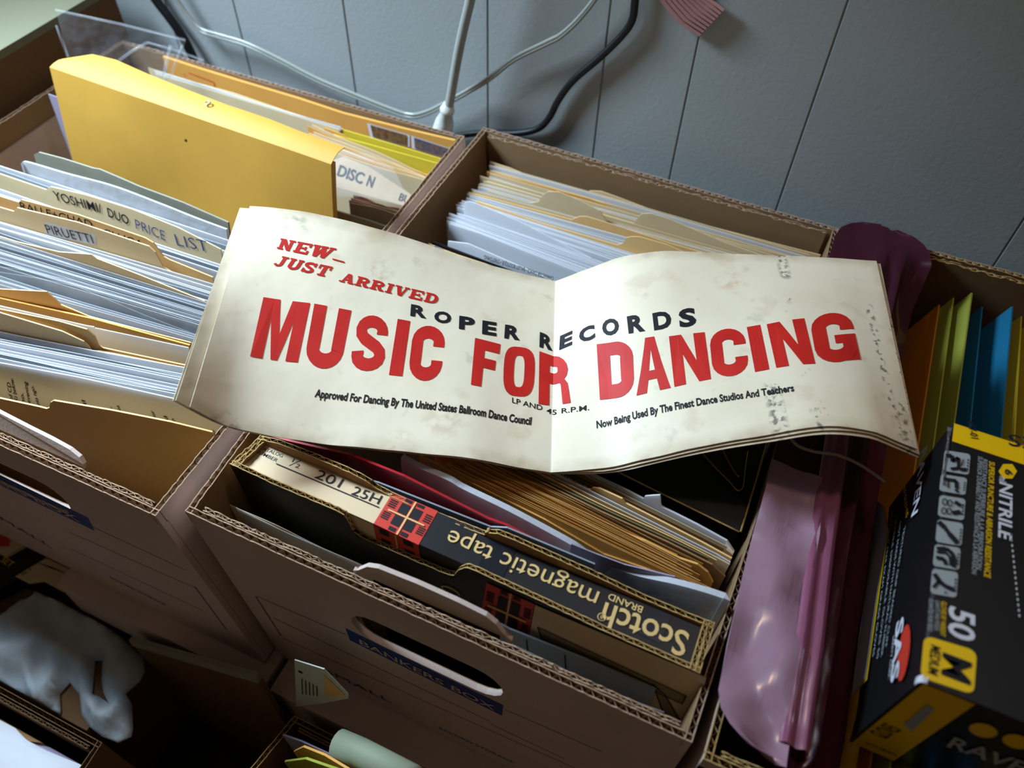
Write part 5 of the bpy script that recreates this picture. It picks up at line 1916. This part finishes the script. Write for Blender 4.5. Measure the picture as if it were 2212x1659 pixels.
for ch, q in (('M', ((569, 642), (670, 655), (643, 783), (540, 770))), ('U', ((679, 656), (759, 671), (734, 800), (655, 789))), ('S', ((775, 677), (841, 687), (829, 803), (752, 800))),
              ('I', ((859, 689), (886, 694), (869, 813), (840, 810))), ('C', ((894, 701), (964, 710), (950, 824), (880, 819))), ('F', ((1026, 730), (1081, 744), (1069, 842), (1017, 831))),
              ('O', ((1090, 745), (1157, 754), (1152, 859), (1085, 853))), ('R', ((1165, 759), (1227, 769), (1229, 871), (1163, 873))), ('D', ((1289, 744), (1366, 734), (1371, 854), (1296, 864))),
              ('A', ((1379, 733), (1428, 725), (1449, 838), (1375, 855))), ('N', ((1445, 727), (1522, 718), (1536, 819), (1457, 836))), ('C', ((1531, 717), (1606, 707), (1620, 806), (1541, 818))),
              ('I', ((1613, 707), (1642, 702), (1662, 798), (1631, 804))), ('N', ((1656, 701), (1737, 688), (1761, 786), (1677, 795))), ('G', ((1747, 684), (1836, 674), (1859, 777), (1766, 789)))):
    letter(ch, q)


def font_quad(text, q, m, bold=.0, n=14, cap=True):
    """type set into a photo quadrilateral (TL, TR, BR, BL) at capital height, on the sheet"""
    v, f = glyphs(text, bold)
    x0, x1 = min(p[0] for p in v), max(p[0] for p in v)
    if cap is True:
        y0, y1 = 0.0, .73
    else:
        y0, y1 = min(p[1] for p in v), max(p[1] for p in v)
    Q = [uv(p) for p in q]
    bmx = bmesh.new()
    vs_ = [bmx.verts.new(((p[0] - x0) / (x1 - x0), (p[1] - y0) / (y1 - y0), 0)) for p in v]
    for t in f:
        try:
            bmx.faces.new([vs_[i] for i in t])
        except ValueError:
            pass
    us = [p[0] for p in Q]
    cuts = [k / n for k in range(1, n)]
    if min(us) < UC < max(us):
        cuts.append((UC - (Q[0][0] + Q[3][0]) / 2) / ((Q[1][0] + Q[2][0]) / 2 - (Q[0][0] + Q[3][0]) / 2))
    for x in cuts:
        bmesh.ops.bisect_plane(bmx, geom=bmx.verts[:] + bmx.edges[:] + bmx.faces[:], dist=1e-6, plane_co=(x, 0, 0), plane_no=(1, 0, 0))
    bmx.verts.index_update()
    o_ = []
    for v_ in bmx.verts:
        x, y = v_.co.x, 1 - v_.co.y
        a = Q[0][0] * (1 - x) + Q[1][0] * x, Q[0][1] * (1 - x) + Q[1][1] * x
        b = Q[3][0] * (1 - x) + Q[2][0] * x, Q[3][1] * (1 - x) + Q[2][1] * x
        o_.append(S(a[0] * (1 - y) + b[0] * y, a[1] * (1 - y) + b[1] * y, .00025))
    prn.add(o_, [[v_.index for v_ in g.verts] for g in bmx.faces], m)
    bmx.free()


for ch, q in (('R', ((888, 657), (922, 663), (921, 687), (886, 681))), ('O', ((939, 671), (975, 676), (974, 699), (937, 694))), ('P', ((992, 682), (1026, 687), (1025, 714), (991, 709))),
              ('E', ((1042, 692), (1073, 697), (1072, 725), (1041, 720))), ('R', ((1091, 701), (1125, 706), (1123, 734), (1089, 729))), ('R', ((1166, 717), (1195, 728), (1194, 757), (1165, 748))),
              ('E', ((1210, 726), (1237, 714), (1236, 743), (1208, 755))), ('C', ((1250, 712), (1284, 700), (1286, 729), (1252, 740))), ('O', ((1300, 692), (1336, 686), (1338, 719), (1302, 725))),
              ('R', ((1354, 684), (1391, 677), (1394, 713), (1358, 719))), ('D', ((1409, 677), (1447, 670), (1452, 706), (1413, 712))), ('S', ((1465, 670), (1501, 664), (1505, 700), (1468, 707)))):
    font_quad(ch, q, 1, bold=.045, n=4)
font_quad('Approved For Dancing By The United States Ballroom Dance Council', ((683, 840), (1149, 901), (1147, 918), (679, 857)), 1, bold=.032, n=40)
font_quad('Now Being Used By The Finest Dance Studios And Teachers', ((1288, 909), (1713, 830), (1716, 845), (1289, 925)), 1, bold=.032, n=40)
font_quad('LP AND', ((1106, 858), (1172, 876), (1171, 887), (1106, 870)), 1, bold=.008, n=6)
font_quad('45', ((1181, 880), (1203, 885), (1202, 896), (1180, 892)), 1, bold=.008, n=4)
font_quad('R.P.M.', ((1213, 882), (1273, 874), (1273, 886), (1213, 893)), 1, bold=.008, n=6)


# slab serif italics
def slabs(ch):
    t, sh = .17, .15
    B = lambda x, y, w=.40, h=sh: rc_(x - w / 2, y, x + w / 2, y + h)
    D = lambda x0, y0, x1, y1, w: [(x0 - w / 2, y0), (x0 + w / 2, y0), (x1 + w / 2, y1), (x1 - w / 2, y1)]
    if ch == 'N':
        return [D(.22, 0, .22, 1, .2), D(.78, 0, .78, 1, .18), D(.24, 1, .78, 0, .28), B(.22, 0), B(.22, 1 - sh), B(.80, 1 - sh)]
    if ch == 'E':
        return [D(.24, 0, .24, 1, .26), rc_(.02, 0, .96, sh + .02), rc_(.02, 1 - sh, .96, 1), rc_(.3, .43, .7, .57), rc_(.84, 0, .98, .34), rc_(.84, .66, .98, 1), rc_(.62, .34, .74, .66)]
    if ch == 'W':
        return [D(.14, 1, .30, 0, .22), D(.50, .9, .32, 0, .14), D(.48, .9, .70, 0, .22), D(.88, 1, .72, 0, .14), B(.14, 1 - sh, .34), B(.50, 1 - sh, .34), B(.88, 1 - sh, .3)]
    if ch == 'J':
        return [D(.62, .25, .62, 1, .28), B(.62, 1 - sh, .62)] + stroke([(.62, .3)] + arc(.38, .26, .25, .17, 0, -170, 7), .24, .18)
    if ch == 'U':
        return [B(.2, 1 - sh, .46), B(.82, 1 - sh, .40)] + stroke([(.22, .95), (.22, .3)] + arc(.5, .29, .29, .20, 180, 360, 8) + [(.80, .3), (.80, .95)], .25, .2)
    if ch == 'S':
        return stroke([(.80, .74)] + arc(.5, .74, .31, .165, 20, 180, 7) + [(.22, .64), (.78, .38)] + arc(.5, .26, .31, .165, 10, -180, 8), .26, .19) + [rc_(.78, .62, .92, .98), rc_(.08, .02, .22, .38)]
    if ch == 'T':
        return [D(.5, 0, .5, 1, .27), B(.5, 0, .58), rc_(.02, 1 - sh, .98, 1), rc_(.02, .62, .16, 1), rc_(.84, .62, .98, 1)]
    if ch == 'A':
        return [D(.2, 0, .48, 1, .16), D(.80, 0, .52, 1, .28), rc_(.28, .27, .75, .40), B(.18, 0, .40), B(.80, 0, .44)]
    if ch == 'R':
        return [D(.24, 0, .24, 1, .26), B(.24, 0, .50), rc_(.02, 1 - sh, .4, 1)] + stroke([(.3, .91), (.55, .91)] + arc(.56, .70, .24, .20, 90, -90, 7) + [(.3, .50)], .26, .17) + [D(.80, 0, .55, .5, .28), B(.84, 0, .36)]
    if ch == 'I':
        return [D(.5, 0, .5, 1, .46), rc_(.06, 0, .94, sh), rc_(.06, 1 - sh, .94, 1)]
    if ch == 'V':
        return [D(.18, 1, .46, 0, .28), D(.82, 1, .52, 0, .15), B(.20, 1 - sh, .46), B(.82, 1 - sh, .36)]
    if ch == 'D':
        return [D(.24, 0, .24, 1, .26), rc_(.02, 0, .4, sh), rc_(.02, 1 - sh, .4, 1)] + stroke([(.3, .91), (.48, .91)] + arc(.5, .5, .34, .41, 90, -90, 10) + [(.3, .09)], .27, .18)
    return [rc_(0, .42, 1, .55)]


def slab_word(word, q, wd_=None):
    wd_ = wd_ or {}
    ws = [wd_.get(c_, 1.0) for c_ in word]
    tot = sum(ws) + .10 * (len(word) - 1)
    x = 0.0
    for c_, w in zip(word, ws):
        a, b = x / tot, (x + w) / tot
        lq = [bil(q, a, 0), bil(q, b, 0), bil(q, b, 1), bil(q, a, 1)]
        Q = [uv(p) for p in lq]
        for part in slabs(c_):
            on_sheet(list(part), Q, 0, .5)
        x += w + .10


slab_word('NEW', ((606, 515), (726, 537), (708, 560), (597, 537)), {'W': 1.35})
slab_word('-', ((720, 549), (746, 556), (742, 577), (716, 570)))
slab_word('JUST', ((603, 552), (720, 577), (706, 599), (588, 573)), {'J': .85})
slab_word('ARRIVED', ((741, 589), (950, 638), (943, 658), (732, 608)), {'I': .55})
prn.build('printing', bn)['label'] = 'red and black printed lettering'
